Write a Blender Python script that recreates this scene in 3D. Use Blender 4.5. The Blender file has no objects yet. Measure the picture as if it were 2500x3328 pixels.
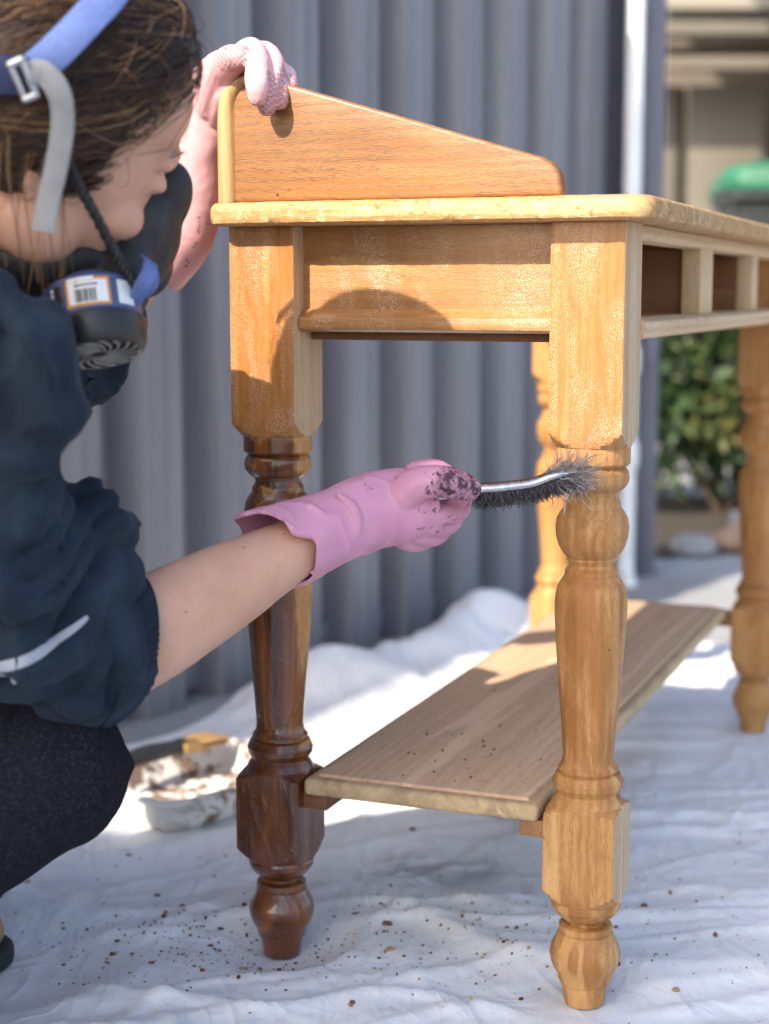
import bpy, bmesh, math, random
import numpy as np
from mathutils import Vector, Matrix, Euler, noise as mn

scene = bpy.context.scene
COL = scene.collection
random.seed(7); RNG = np.random.default_rng(7)

# ------------------------------------------------------------------ camera
cam_data = bpy.data.cameras.new("camera")
cam = bpy.data.objects.new("camera", cam_data); COL.objects.link(cam)
cam.location = (0.0, 0.0, 0.6778)
cam.rotation_euler = (math.radians(90 - 7.688), 0.0, 0.0)
cam_data.sensor_fit = 'VERTICAL'; cam_data.sensor_height = 36.0; cam_data.sensor_width = 27.04
cam_data.lens = 57.32
cam_data.clip_start = 0.05; cam_data.clip_end = 300
cam_data.dof.use_dof = True
cam_data.dof.focus_distance = 1.475
cam_data.dof.aperture_fstop = 3.6
scene.camera = cam

# ------------------------------------------------------------------ sky and sun
SUN = Vector((-0.676, -0.795, 0.795)).normalized()
world = bpy.data.worlds.new("World"); scene.world = world; world.use_nodes = True
wn = world.node_tree.nodes; wl = world.node_tree.links
sky = wn.new('ShaderNodeTexSky'); sky.sky_type = 'NISHITA'; sky.sun_disc = False
sky.sun_elevation = math.asin(SUN.z); sky.sun_rotation = math.atan2(SUN.x, SUN.y)
sky.air_density = 1.0; sky.dust_density = 2.5; sky.ozone_density = 1.0
wl.new(sky.outputs[0], wn['Background'].inputs['Color'])
wn['Background'].inputs['Strength'].default_value = 0.128
sun_data = bpy.data.lights.new("sun", 'SUN'); sun_data.energy = 3.1
sun_data.angle = math.radians(0.55); sun_data.color = (1.0, 0.90, 0.76)
sun = bpy.data.objects.new("sun", sun_data); COL.objects.link(sun)
sun.location = (-4, -5, 6); sun.rotation_euler = (-SUN).to_track_quat('-Z', 'Y').to_euler()
scene.view_settings.view_transform = 'Standard'; scene.view_settings.look = 'None'
scene.view_settings.exposure = 1.6; scene.view_settings.gamma = 1.0
scene.view_settings.use_curve_mapping = False

# ------------------------------------------------------------------ helpers
def tag(o, label=None, cat=None, group=None, kind=None):
    if label: o["label"] = label
    if cat: o["category"] = cat
    if group: o["group"] = group
    if kind: o["kind"] = kind
    return o

def empty(name, loc=(0, 0, 0), rz=0.0):
    o = bpy.data.objects.new(name, None); o.empty_display_size = 0.05
    COL.objects.link(o); o.location = loc; o.rotation_euler = (0, 0, rz)
    return o

def link(name, me, mat=None, parent=None, loc=None, smooth=True, keep=False):
    """keep=True: mesh coordinates are world coordinates although the parent is elsewhere."""
    o = bpy.data.objects.new(name, me); COL.objects.link(o)
    mats = mat if isinstance(mat, (list, tuple)) else ([mat] if mat else [])
    if len(me.materials) == 0:
        for m in mats: me.materials.append(m)
    if smooth and len(me.polygons):
        me.polygons.foreach_set('use_smooth', [True] * len(me.polygons))
    if parent:
        o.parent = parent
        if keep: o.location = -Vector(parent.location)
    if loc is not None: o.location = loc
    return o

def mesh_from(verts, faces, name="m"):
    me = bpy.data.meshes.new(name)
    me.from_pydata([tuple(map(float, v)) for v in verts], [], [tuple(int(i) for i in f) for f in faces])
    me.update(); return me

def nrm(v):
    v = np.asarray(v, float); n = np.linalg.norm(v); return v / n if n > 1e-12 else v

def spline(pts, k=6):
    """Catmull-Rom through pts (any dimension)."""
    P = np.asarray(pts, float); out = []
    n = len(P)
    for i in range(n - 1):
        p0 = P[max(i - 1, 0)]; p1 = P[i]; p2 = P[i + 1]; p3 = P[min(i + 2, n - 1)]
        for j in range(k):
            t = j / k
            out.append(0.5 * ((2 * p1) + (-p0 + p2) * t + (2 * p0 - 5 * p1 + 4 * p2 - p3) * t * t + (-p0 + 3 * p1 - 3 * p2 + p3) * t ** 3))
    out.append(P[-1]); return np.array(out)

class MB:
    """collects closed shapes in one mesh"""
    def __init__(s): s.v = []; s.f = []; s.m = []; s.mi = 0
    def add(s, vs, fs):
        b = len(s.v); s.v.extend([tuple(map(float, v)) for v in vs])
        s.f.extend([tuple(int(i) + b for i in f) for f in fs]); s.m.extend([s.mi] * len(fs))
    def loft(s, rings, cap=True, closed=True):
        n = len(rings[0]); vs = [p for r in rings for p in r]; fs = []
        for i in range(len(rings) - 1):
            for j in range(n if closed else n - 1):
                a = i * n + j; b = i * n + (j + 1) % n
                fs.append((a, b, b + n, a + n))
        if cap and closed:
            fs.append(tuple(range(n - 1, -1, -1))); fs.append(tuple(range((len(rings) - 1) * n, len(rings) * n)))
        s.add(vs, fs)
    def tube(s, pts, rad, n=12, ref=(0, 0, 1), k=1, round_ends=True, cap=True):
        """tube along pts; rad = number or list of numbers / (ra, rb); ra lies along ref"""
        P = np.asarray(pts, float)
        if not hasattr(rad, '__len__'): rad = [rad] * len(P)
        R = np.array([(r if hasattr(r, '__len__') else (r, r)) for r in rad], float)
        if k > 1:
            Z = spline(np.hstack([P, R]), k); P = Z[:, :3]; R = Z[:, 3:]
        T = np.gradient(P, axis=0) if len(P) > 1 else np.array([[0, 0, 1.]])
        T = np.array([nrm(t) for t in T]); rings = []
        prev = np.asarray(ref, float)
        def ring(c, t, ra, rb):
            nonlocal prev
            a = prev - np.dot(prev, t) * t
            if np.linalg.norm(a) < 1e-3: a = np.cross(t, [0.3, 0.8, 0.5])
            a = nrm(a); b = np.cross(t, a); prev = a
            return [c + a * ra * math.cos(q) + b * rb * math.sin(q) for q in np.linspace(0, 2 * math.pi, n, endpoint=False)]
        if round_ends:
            r0 = R[0].mean()
            for q in (0.15, 0.5, 0.85): rings.append(ring(P[0] - T[0] * r0 * math.cos(q * math.pi / 2), T[0], R[0][0] * math.sin(q * math.pi / 2), R[0][1] * math.sin(q * math.pi / 2)))
        for c, t, r in zip(P, T, R): rings.append(ring(c, t, r[0], r[1]))
        if round_ends:
            r1 = R[-1].mean()
            for q in (0.85, 0.5, 0.15): rings.append(ring(P[-1] + T[-1] * r1 * math.cos(q * math.pi / 2), T[-1], R[-1][0] * math.sin(q * math.pi / 2), R[-1][1] * math.sin(q * math.pi / 2)))
        s.loft(rings, cap)
    def ell(s, c, r, R=None, nu=20, nv=12):
        R = np.eye(3) if R is None else np.asarray(R, float); c = np.asarray(c, float)
        vs = []; fs = []
        vs.append(c + R @ np.array([0, 0, r[2]]))
        for i in range(1, nv):
            th = math.pi * i / nv
            for j in range(nu):
                ph = 2 * math.pi * j / nu
                vs.append(c + R @ np.array([r[0] * math.sin(th) * math.cos(ph), r[1] * math.sin(th) * math.sin(ph), r[2] * math.cos(th)]))
        vs.append(c + R @ np.array([0, 0, -r[2]]))
        for j in range(nu): fs.append((0, 1 + j, 1 + (j + 1) % nu))
        for i in range(nv - 2):
            for j in range(nu):
                a = 1 + i * nu + j; b = 1 + i * nu + (j + 1) % nu
                fs.append((a, a + nu, b + nu, b))
        L = len(vs) - 1; o = 1 + (nv - 2) * nu
        for j in range(nu): fs.append((L, o + (j + 1) % nu, o + j))
        s.add(vs, fs)
    def box(s, lo, hi, bev=0.0, seg=2, R=None, c=None):
        bm = bmesh.new(); bmesh.ops.create_cube(bm, size=1.0)
        lo = Vector(lo); hi = Vector(hi)
        for v in bm.verts: v.co = Vector(((lo[i] + hi[i]) / 2 + v.co[i] * (hi[i] - lo[i]) for i in range(3)))
        if bev > 0: bmesh.ops.bevel(bm, geom=list(bm.edges), offset=bev, segments=seg, affect='EDGES', profile=0.5)
        bm.verts.index_update()
        vs = [np.array(v.co) for v in bm.verts]
        if R is not None:
            R = np.asarray(R, float); cc = np.zeros(3) if c is None else np.asarray(c, float)
            vs = [R @ v + cc for v in vs]
        s.add(vs, [[v.index for v in f.verts] for f in bm.faces]); bm.free()
    def prism(s, poly, z0, z1, axis='z', bev=0.0, seg=3, which=None):
        """extrude a closed 2D outline; axis gives the extrusion direction"""
        bm = bmesh.new(); vs = []
        def m(p, z):
            return {'z': (p[0], p[1], z), 'y': (p[0], z, p[1]), 'x': (z, p[0], p[1])}[axis]
        lo = [bm.verts.new(m(p, z0)) for p in poly]; hi = [bm.verts.new(m(p, z1)) for p in poly]
        f0 = bm.faces.new(lo[::-1]); f1 = bm.faces.new(hi); n = len(poly)
        for i in range(n): bm.faces.new((lo[i], lo[(i + 1) % n], hi[(i + 1) % n], hi[i]))
        bmesh.ops.recalc_face_normals(bm, faces=list(bm.faces))
        if bev > 0:
            es = set(f0.edges) | set(f1.edges) if which is None else set((f0, f1)[which].edges)
            bmesh.ops.bevel(bm, geom=list(es), offset=bev, segments=seg, affect='EDGES', profile=0.5)
        bm.verts.index_update()
        s.add([v.co[:] for v in bm.verts], [[v.index for v in f.verts] for f in bm.faces]); bm.free()
    def mesh(s, name="m"):
        me = mesh_from(s.v, s.f, name)
        if any(s.m): me.polygons.foreach_set('material_index', s.m)
        return me
    def build(s, name, mat, parent=None, smooth=True, loc=None, keep=False, fix=True):
        me = s.mesh(name)
        if fix:
            bm = bmesh.new(); bm.from_mesh(me); bmesh.ops.recalc_face_normals(bm, faces=list(bm.faces)); bm.to_mesh(me); bm.free()
        o = link(name, me, mat, parent, loc, smooth, keep)
        if smooth: sharp(me)
        return o

def sharp(me, ang=38):
    try: me.set_sharp_from_angle(angle=math.radians(ang))
    except Exception: pass

def remesh(mb, voxel, smooth=4, factor=0.5):
    """fuse overlapping closed shapes into one continuous skin"""
    me = mb.mesh("tmp"); o = bpy.data.objects.new("tmp", me); COL.objects.link(o)
    m = o.modifiers.new("r", 'REMESH'); m.mode = 'VOXEL'; m.voxel_size = voxel; m.adaptivity = 0
    if smooth:
        q = o.modifiers.new("s", 'SMOOTH'); q.iterations = smooth; q.factor = factor
    dg = bpy.context.evaluated_depsgraph_get(); dg.update()
    out = bpy.data.meshes.new_from_object(o.evaluated_get(dg))
    bpy.data.objects.remove(o); bpy.data.meshes.remove(me)
    out.materials.clear()
    return out

def co(me):
    a = np.empty(len(me.vertices) * 3); me.vertices.foreach_get('co', a); return a.reshape(-1, 3)
def no(me):
    a = np.empty(len(me.vertices) * 3); me.vertices.foreach_get('normal', a); return a.reshape(-1, 3)
def setco(me, a): me.vertices.foreach_set('co', np.asarray(a, float).ravel()); me.update()
def attr(me, name, val):
    a = me.attributes.new(name, 'FLOAT', 'POINT'); a.data.foreach_set('value', np.asarray(val, np.float32))

def seg_dist(P, poly):
    """distance of every point in P to a polyline"""
    P = np.asarray(P); best = np.full(len(P), 1e9); poly = np.asarray(poly, float)
    for a, b in zip(poly[:-1], poly[1:]):
        ab = b - a; t = np.clip(((P - a) @ ab) / max(ab @ ab, 1e-12), 0, 1)
        best = np.minimum(best, np.linalg.norm(P - (a + t[:, None] * ab), axis=1))
    return best

# --- numpy value noise (smooth), vectorised
_PERM = RNG.random((64, 64, 64)).astype(np.float64)
def vnoise(P):
    P = np.asarray(P, float); i = np.floor(P).astype(int); f = P - i; f = f * f * (3 - 2 * f)
    r = 0
    for dx in (0, 1):
        for dy in (0, 1):
            for dz in (0, 1):
                w = (f[:, 0] if dx else 1 - f[:, 0]) * (f[:, 1] if dy else 1 - f[:, 1]) * (f[:, 2] if dz else 1 - f[:, 2])
                r = r + w * _PERM[(i[:, 0] + dx) % 64, (i[:, 1] + dy) % 64, (i[:, 2] + dz) % 64]
    return r * 2 - 1
def fbm(P, o=4, g=0.5):
    P = np.asarray(P, float); a = 1.0; r = 0
    for k in range(o): r = r + a * vnoise(P + 17.3 * k); P = P * 2.03; a *= g
    return r
def sstep(x, a, b):
    t = np.clip((np.asarray(x, float) - a) / (b - a), 0, 1); return t * t * (3 - 2 * t)

# ------------------------------------------------------------------ material nodes
class NT:
    def __init__(s, name):
        s.mat = bpy.data.materials.new(name); s.mat.use_nodes = True
        s.t = s.mat.node_tree; s.n = s.t.nodes; s.l = s.t.links; s.b = s.n['Principled BSDF']
    def _in(s, sock, v):
        if v is None: return
        if hasattr(v, 'is_output') or isinstance(v, bpy.types.NodeSocket): s.l.new(v, sock)
        elif isinstance(v, (tuple, list)) and sock.type == 'RGBA' and len(v) == 3: sock.default_value = (*v, 1)
        else: sock.default_value = v
    def set(s, **k):
        for a, v in k.items(): s._in(s.b.inputs[a.replace('_', ' ')], v)
        return s
    def coord(s, which='Object'): return s.n.new('ShaderNodeTexCoord').outputs[which]
    def mapping(s, v, scale=(1, 1, 1), loc=(0, 0, 0), rot=(0, 0, 0)):
        m = s.n.new('ShaderNodeMapping'); s._in(m.inputs['Vector'], v)
        s._in(m.inputs['Scale'], scale); s._in(m.inputs['Location'], loc); s._in(m.inputs['Rotation'], rot); return m.outputs[0]
    def noise(s, v, scale, detail=4, rough=0.55, dist=0.0, out='Fac'):
        t = s.n.new('ShaderNodeTexNoise'); s._in(t.inputs['Vector'], v); t.inputs['Scale'].default_value = scale
        t.inputs['Detail'].default_value = detail; t.inputs['Roughness'].default_value = rough; t.inputs['Distortion'].default_value = dist
        return t.outputs[out]
    def wave(s, v, scale, dist=4, detail=2, dscale=1.0, axis='X', rings=False):
        t = s.n.new('ShaderNodeTexWave'); s._in(t.inputs['Vector'], v); t.inputs['Scale'].default_value = scale
        t.wave_type = 'RINGS' if rings else 'BANDS'
        if rings: t.rings_direction = axis
        else: t.bands_direction = axis
        t.inputs['Distortion'].default_value = dist; t.inputs['Detail'].default_value = detail; t.inputs['Detail Scale'].default_value = dscale
        return t.outputs['Fac']
    def voro(s, v, scale, feat='F1', out='Distance', rnd=1.0):
        t = s.n.new('ShaderNodeTexVoronoi'); s._in(t.inputs['Vector'], v); t.inputs['Scale'].default_value = scale
        t.feature = feat; t.inputs['Randomness'].default_value = rnd; return t.outputs[out]
    def ramp(s, fac, *stops, interp='LINEAR'):
        r = s.n.new('ShaderNodeValToRGB'); s._in(r.inputs[0], fac); e = r.color_ramp.elements
        r.color_ramp.interpolation = interp
        for i, (p, c) in enumerate(stops):
            el = e[i] if i < 2 else e.new(p)
            el.position = p; el.color = (*c, 1) if hasattr(c, '__len__') else (c, c, c, 1)
        return r.outputs[0]
    def mr(s, v, a, b, c=0.0, d=1.0, smooth=True):
        m = s.n.new('ShaderNodeMapRange'); m.interpolation_type = 'SMOOTHSTEP' if smooth else 'LINEAR'
        s._in(m.inputs[0], v)
        for i, x in enumerate((a, b, c, d)): m.inputs[i + 1].default_value = x
        return m.outputs[0]
    def mix(s, fac, a, b, mode='MIX'):
        m = s.n.new('ShaderNodeMix'); m.data_type = 'RGBA'; m.blend_type = mode
        s._in(m.inputs[0], fac); s._in(m.inputs[6], a); s._in(m.inputs[7], b); return m.outputs[2]
    def math(s, op, a, b=None, clamp=False):
        m = s.n.new('ShaderNodeMath'); m.operation = op; m.use_clamp = clamp
        s._in(m.inputs[0], a); s._in(m.inputs[1], b); return m.outputs[0]
    def sep(s, v):
        x = s.n.new('ShaderNodeSeparateXYZ'); s._in(x.inputs[0], v); return x.outputs
    def attr(s, name):
        a = s.n.new('ShaderNodeAttribute'); a.attribute_name = name; return a.outputs['Fac']
    def bump(s, h, strength=0.3, dist=0.01, normal=None):
        b = s.n.new('ShaderNodeBump'); s._in(b.inputs['Height'], h); b.inputs['Strength'].default_value = strength
        b.inputs['Distance'].default_value = dist; s._in(b.inputs['Normal'], normal); return b.outputs[0]

def flat(name, col, rough=0.6, metal=0.0, var=0.12, scale=20, bump=0.05, spec=0.5, coat=0.0, sheen=0.0):
    """painted or moulded surface: small colour drift and fine relief"""
    m = NT(name); c = m.coord(); n = m.noise(c, scale, 5)
    d = tuple(x * (1 - var) for x in col); l = tuple(min(1, x * (1 + var)) for x in col)
    m.set(Base_Color=m.ramp(n, (0.3, d), (0.7, l)), Roughness=m.mr(m.noise(c, scale * 2.3, 3), 0.3, 0.7, max(0.03, rough - 0.08), min(1, rough + 0.08)), Metallic=metal)
    m.b.inputs['Specular IOR Level'].default_value = spec; m.b.inputs['Coat Weight'].default_value = coat
    m.b.inputs['Sheen Weight'].default_value = sheen
    if bump: m.set(Normal=m.bump(m.noise(c, scale * 6, 4), bump, 0.004))
    return m.mat

# ================================================================== THE SETTING
FA = np.array([-0.402, 2.443]); FU = np.array([math.cos(math.radians(56)), math.sin(math.radians(56))]); FN = np.array([FU[1], -FU[0]])
def fpt(s, w, z): p = FA + FU * s + FN * w; return (p[0], p[1], z)

# --- concrete paving, one sheet to the horizon
def m_concrete():
    m = NT("concrete"); c = m.coord(); a = m.noise(c, 1.3, 5); b = m.noise(c, 90, 4, 0.7)
    base = m.ramp(a, (0.3, (0.30, 0.30, 0.31)), (0.7, (0.40, 0.40, 0.40)))
    col = m.mix(m.mr(b, 0.35, 0.75), base, (0.22, 0.22, 0.23))
    m.set(Base_Color=col, Roughness=0.9, Normal=m.bump(b, 0.35, 0.004)); return m.mat
M_CONC = m_concrete()
N = 40; g = np.linspace(-1, 1, N + 1); g = np.sign(g) * np.abs(g) ** 3 * 120
vs = [(x, y + 20, 0) for y in g for x in g]
fs = [(j * (N + 1) + i, j * (N + 1) + i + 1, (j + 1) * (N + 1) + i + 1, (j + 1) * (N + 1) + i) for j in range(N) for i in range(N)]
tag(link("ground", mesh_from(vs, fs), M_CONC), kind="structure")

# --- soil strip under the shrub
def m_soil():
    m = NT("soil"); c = m.coord(); b = m.noise(c, 25, 6, 0.7)
    m.set(Base_Color=m.ramp(b, (0.3, (0.02, 0.016, 0.012)), (0.55, (0.06, 0.045, 0.03)), (0.75, (0.13, 0.10, 0.07))), Roughness=1.0, Normal=m.bump(b, 0.9, 0.03)); return m.mat
sv = []; sf = []
for j in range(13):
    for i in range(31):
        x = 0.45 + i * 0.09; y = 4.15 + j * 0.10 + 0.05 * math.sin(i * 1.7) * (j == 0)
        sv.append((x, y, 0.006 + (0.025 * abs(mn.noise((x * 5, y * 5, 0))) + 0.01 if 0 < j < 12 else 0)))
for j in range(12):
    for i in range(30): a = j * 31 + i; sf.append((a, a + 1, a + 32, a + 31))
tag(link("garden_bed", mesh_from(sv, sf), m_soil()), kind="structure")

# --- white drop cloth
TROOT = np.array([0.1907, 1.4814]); TYAW = math.radians(-21.3035)
def t2w(X, Y): return (TROOT[0] + X * math.cos(TYAW) - Y * math.sin(TYAW), TROOT[1] + X * math.sin(TYAW) + Y * math.cos(TYAW))
LEGS = [(-0.3173, 0.0), (0.0, 0.0), (-0.3173, 1.0447), (0.0, 1.0447)]
FEET = np.array([t2w(*p) for p in LEGS])
def cloth_h(S, Wd):
    S = np.asarray(S, float); Wd = np.asarray(Wd, float)
    P = np.stack([S, Wd, np.zeros_like(S)], 1)
    X = FA[0] + FU[0] * S + FN[0] * Wd; Y = FA[1] + FU[1] * S + FN[1] * Wd
    warp = np.stack([fbm(P * 1.6 + 3, 3), fbm(P * 1.6 + 9, 3), np.zeros_like(S)], 1) * 0.22
    Q2 = P + warp
    def ridge(ang, sc, off, pw=6.0):
        c, s_ = math.cos(ang), math.sin(ang)
        A = np.stack([(Q2[:, 0] * c + Q2[:, 1] * s_) * sc, (-Q2[:, 0] * s_ + Q2[:, 1] * c) * sc * 0.22, np.full_like(S, off)], 1)
        return np.clip(1 - np.abs(fbm(A, 2, 0.4)), 0, 1) ** pw
    h = 0.012 * (fbm(Q2 * 2.4, 3) + 0.6)
    h += 0.013 * ridge(0.35, 3.4, 1.5, 9) * sstep(fbm(P * 1.3 + 40, 2), -0.25, 0.5)
    h += 0.011 * ridge(1.25, 4.2, 5.5, 10) * sstep(fbm(P * 1.5 + 60, 2), -0.15, 0.5)
    h += 0.0050 * ridge(2.3, 8.5, 9.5, 8)
    h += 0.0060 * ridge(0.15, 5.0, 31.5, 26) + 0.0055 * ridge(1.75, 6.0, 37.5, 26) + 0.0035 * ridge(2.7, 11.0, 43.5, 22)
    h += 0.0035 * ridge(0.8, 13.0, 12.5, 5) + 0.0004 * fbm(Q2 * 30, 2)
    # bunched up against the fence
    edge = np.exp(-((Wd - 0.10 - 0.05 * fbm(P * 2 + 5, 2)) / 0.085) ** 2) * sstep(S, 0.12, 0.30) * (1 - sstep(S, 0.86, 1.02))
    h += edge * (0.045 + 0.05 * np.clip(fbm(P * 5.5 + 21, 3), -0.4, 1))
    edge2 = np.exp(-((S - 0.93) / 0.06) ** 2) * sstep(Wd, 0.05, 0.15) * (1 - sstep(Wd, 0.2, 0.4))
    h += edge2 * 0.05
    h = np.maximum(h, 0.0) + 0.002
    for fx, fy in FEET:
        d = np.hypot(X - fx, Y - fy); k = sstep(d, 0.030, 0.095)
        h = h * k + 0.0045 * (1 - k)
    d = np.hypot(X + 0.40, Y - 1.56); k = sstep(d, 0.08, 0.16); h = h * k + 0.004 * (1 - k)
    return h
def cloth_z(x, y):
    d = np.stack([np.atleast_1d(x) - FA[0], np.atleast_1d(y) - FA[1]], 1)
    return cloth_h(d @ FU, d @ FN)
ns, nw = 400, 250
S0 = np.linspace(-1.75, 1.06, ns); W0 = np.linspace(0.05, 1.75, nw)
SS, WW = np.meshgrid(S0, W0); e = np.stack([SS.ravel() * 2.4, WW.ravel() * 2.4, np.zeros(SS.size)], 1)
wob = fbm(e, 3) * 0.035
SS = (SS.ravel() + wob * sstep(np.abs(SS.ravel()), 0.8, 1.06)); WW = WW.ravel() + wob * (1 - sstep(WW.ravel(), 0.05, 0.3))
H = cloth_h(SS, WW)
cv = np.stack([FA[0] + FU[0] * SS + FN[0] * WW, FA[1] + FU[1] * SS + FN[1] * WW, H], 1)
idx = np.arange(ns * nw).reshape(nw, ns)
cf = np.stack([idx[:-1, :-1], idx[1:, :-1], idx[1:, 1:], idx[:-1, 1:]], -1).reshape(-1, 4)
def m_cloth():
    m = NT("drop_cloth_fabric"); c = m.coord()
    a = m.noise(c, 5, 6, 0.6, 0.8); cr = m.noise(c, 13, 4, 0.5, 1.6); fine = m.noise(c, 260, 3, 0.6)
    base = m.ramp(a, (0.3, (0.70, 0.71, 0.74)), (0.6, (0.80, 0.81, 0.83)))
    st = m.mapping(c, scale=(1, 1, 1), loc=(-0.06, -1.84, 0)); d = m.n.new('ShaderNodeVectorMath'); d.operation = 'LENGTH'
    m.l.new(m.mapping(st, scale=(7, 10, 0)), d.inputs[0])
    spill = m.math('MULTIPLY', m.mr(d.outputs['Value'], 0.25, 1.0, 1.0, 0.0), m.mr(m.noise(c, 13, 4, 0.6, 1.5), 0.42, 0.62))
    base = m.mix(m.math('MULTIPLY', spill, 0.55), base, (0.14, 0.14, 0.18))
    sm = m.math('MULTIPLY', m.mr(m.noise(c, 2.6, 4, 0.6, 2.0), 0.56, 0.74), m.mr(m.noise(c, 14, 4, 0.7, 1.0), 0.40, 0.65))
    base = m.mix(m.math('MULTIPLY', sm, 0.30), base, (0.42, 0.42, 0.47))
    m.set(Base_Color=base, Roughness=0.62)
    def crease(scale, sx, seed_):
        n_ = m.noise(m.mapping(c, scale=(1, sx, 1), loc=(seed_, seed_ * 0.7, 0), rot=(0, 0, seed_)), scale, 2, 0.5, 1.4)
        a_ = m.math('ABSOLUTE', m.math('SUBTRACT', n_, 0.5)); return m.mr(a_, 0.0, 0.085, 1.0, 0.0, smooth=False)
    hh = m.math('ADD', m.math('ADD', crease(6, 0.5, 1.3), m.math('MULTIPLY', crease(12, 0.45, 2.1), 0.7)), m.math('MULTIPLY', crease(24, 0.6, 0.4), 0.2))
    b0 = m.bump(hh, 0.26, 0.006); b1 = m.bump(cr, 0.30, 0.012, b0); b2 = m.bump(fine, 0.06, 0.002, b1)
    m.set(Normal=b2); m.b.inputs['Sheen Weight'].default_value = 0.1
    return m.mat
drop = link("drop_cloth", mesh_from(cv, cf), m_cloth())
tag(drop, "crumpled white drop cloth spread under the wooden stand", "drop cloth")

# --- crumbs of stripped varnish on the cloth: too many and too small to pick apart
fl = MB(); n_fl = 0
spots = []
for k in range(900):
    t = RNG.random()
    if t < 0.50: x = RNG.normal(-0.17, 0.12); y = RNG.normal(1.60, 0.06)
    elif t < 0.85: x = RNG.normal(0.13, 0.13); y = RNG.normal(1.62, 0.09)
    else: x = RNG.uniform(-0.45, 0.5); y = RNG.uniform(1.5, 2.1)
    if np.min(np.hypot(FEET[:, 0] - x, FEET[:, 1] - y)) < 0.026: continue
    spots.append((x, y))
spots = np.array(spots); zs = cloth_z(spots[:, 0], spots[:, 1])
for (x, y), z in zip(spots, zs):
    r = 0.0007 + 0.0012 * RNG.random() ** 2 + (0.0028 * RNG.random() if RNG.random() < 0.10 else 0)
    n = 6; h = r * RNG.uniform(0.5, 1.1); el = RNG.uniform(0.6, 1.7); a0 = RNG.uniform(0, 6.3)
    lo = []; hi = []
    for j in range(n):
        q = a0 + j * 2 * math.pi / n; rr = r * RNG.uniform(0.6, 1.2)
        lo.append((x + rr * math.cos(q) * el, y + rr * math.sin(q), z - 0.001)); hi.append((x + 0.7 * rr * math.cos(q) * el, y + 0.7 * rr * math.sin(q), z + h * RNG.uniform(0.6, 1.1)))
    fl.mi = int(RNG.random() < 0.2); fl.loft([lo, hi])
for k in range(46):       # a few on the lower shelf
    X = RNG.uniform(-0.262, -0.056); Y = abs(RNG.normal(0, 0.18)); x, y = t2w(X, Y); r = 0.0006 + 0.0014 * RNG.random() ** 3; z = 0.2072; a0 = RNG.uniform(0, 6.3)
    ang6 = [a0 + j * math.pi / 3 for j in range(6)]; rr6 = [r * RNG.uniform(0.6, 1.3) for j in range(6)]
    fl.mi = 0; fl.loft([[(x + q * math.cos(a), y + q * math.sin(a), z - 0.0005) for a, q in zip(ang6, rr6)], [(x + 0.6 * q * math.cos(a), y + 0.6 * q * math.sin(a), z + r) for a, q in zip(ang6, rr6)]])
def m_crumb(n, a, b):
    m = NT(n); c = m.coord(); m.set(Base_Color=m.ramp(m.noise(c, 160, 3), (0.3, a), (0.7, b)), Roughness=0.8); return m.mat
fo = fl.build("varnish_crumbs", [m_crumb("crumb_brown", (0.045, 0.018, 0.008), (0.20, 0.09, 0.035)), m_crumb("crumb_tan", (0.25, 0.14, 0.05), (0.45, 0.28, 0.12))], smooth=False)
tag(fo, "brown crumbs of stripped varnish scattered over the white drop cloth", "debris", kind="stuff")

# --- corrugated steel fence
def m_fence():
    m = NT("fence_steel"); c = m.coord(); st = m.noise(m.mapping(c, scale=(6, 6, 0.5)), 3, 5)
    base = m.ramp(st, (0.3, (0.178, 0.182, 0.208)), (0.7, (0.238, 0.240, 0.262)))
    m.set(Base_Color=base, Roughness=m.mr(m.noise(c, 40, 3), 0.3, 0.7, 0.42, 0.55)); m.b.inputs['Specular IOR Level'].default_value = 0.4
    return m.mat
M_FENCE = m_fence()
def rib(s):
    """depth of the sheet at distance s: flat pans facing out with narrow folded valleys"""
    p = 0.187; t = ((s - 0.416) / p + 0.5) % 1.0 - 0.5; a = abs(t) * p
    return -0.058 if a < 0.026 else (-0.058 + 0.058 * (a - 0.026) / 0.022 if a < 0.048 else (0.0 if a < 0.080 else 0.004 * (a - 0.080) / 0.0135))
fence = empty("steel_fence", fpt(0, 0, 0)); FL = Vector(fpt(0, 0, 0))
tag(fence, "blue-grey corrugated steel fence behind the wooden stand", "fence")
edges = [-2.02, -1.27, -0.52, 0.23, 0.98, 1.69]
for i in range(5):
    s0, s1 = edges[i] - (0.03 if i else 0), edges[i + 1]; lift = 0.0015 * (i % 2)
    ss = [s0]
    x = s0
    brk = sorted(0.416 + 0.187 * k + o for k in range(-16, 9) for o in (-0.0935, -0.080, -0.048, -0.026, 0.026, 0.048, 0.080))
    ss += [b for b in brk if s0 + 0.003 < b < s1 - 0.003] + [s1]
    pf = [(s, -0.03 + rib(s) + lift) for s in ss]
    ring = lambda z: [fpt(s, w, z) for s, w in pf] + [fpt(s, w - 0.0012, z) for s, w in reversed(pf)]
    mb = MB(); mb.loft([ring(-0.03), ring(0.9), ring(1.8)]); sh = mb.build("sheet", M_FENCE, fence, smooth=False, keep=True)
for nm, z0, z1 in (("bottom_rail", 0.015, 0.06), ("top_rail", 1.78, 1.83)):
    mb = MB(); a = [fpt(-2.02, -0.085, 0), fpt(1.62, -0.085, 0), fpt(1.62, -0.07, 0), fpt(-2.02, -0.07, 0)]
    mb.prism([(p[0], p[1]) for p in a], z0, z1, bev=0.003); mb.build(nm, M_FENCE, fence, keep=True)
mb = MB(); mb.prism([fpt(1.70, -0.10, 0)[:2], fpt(1.78, -0.10, 0)[:2], fpt(1.78, -0.03, 0)[:2], fpt(1.70, -0.03, 0)[:2]], 0.0, 1.86, bev=0.004)
mb.build("post", flat("fence_post_dark", (0.07, 0.07, 0.075), 0.6), fence, keep=True)

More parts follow.
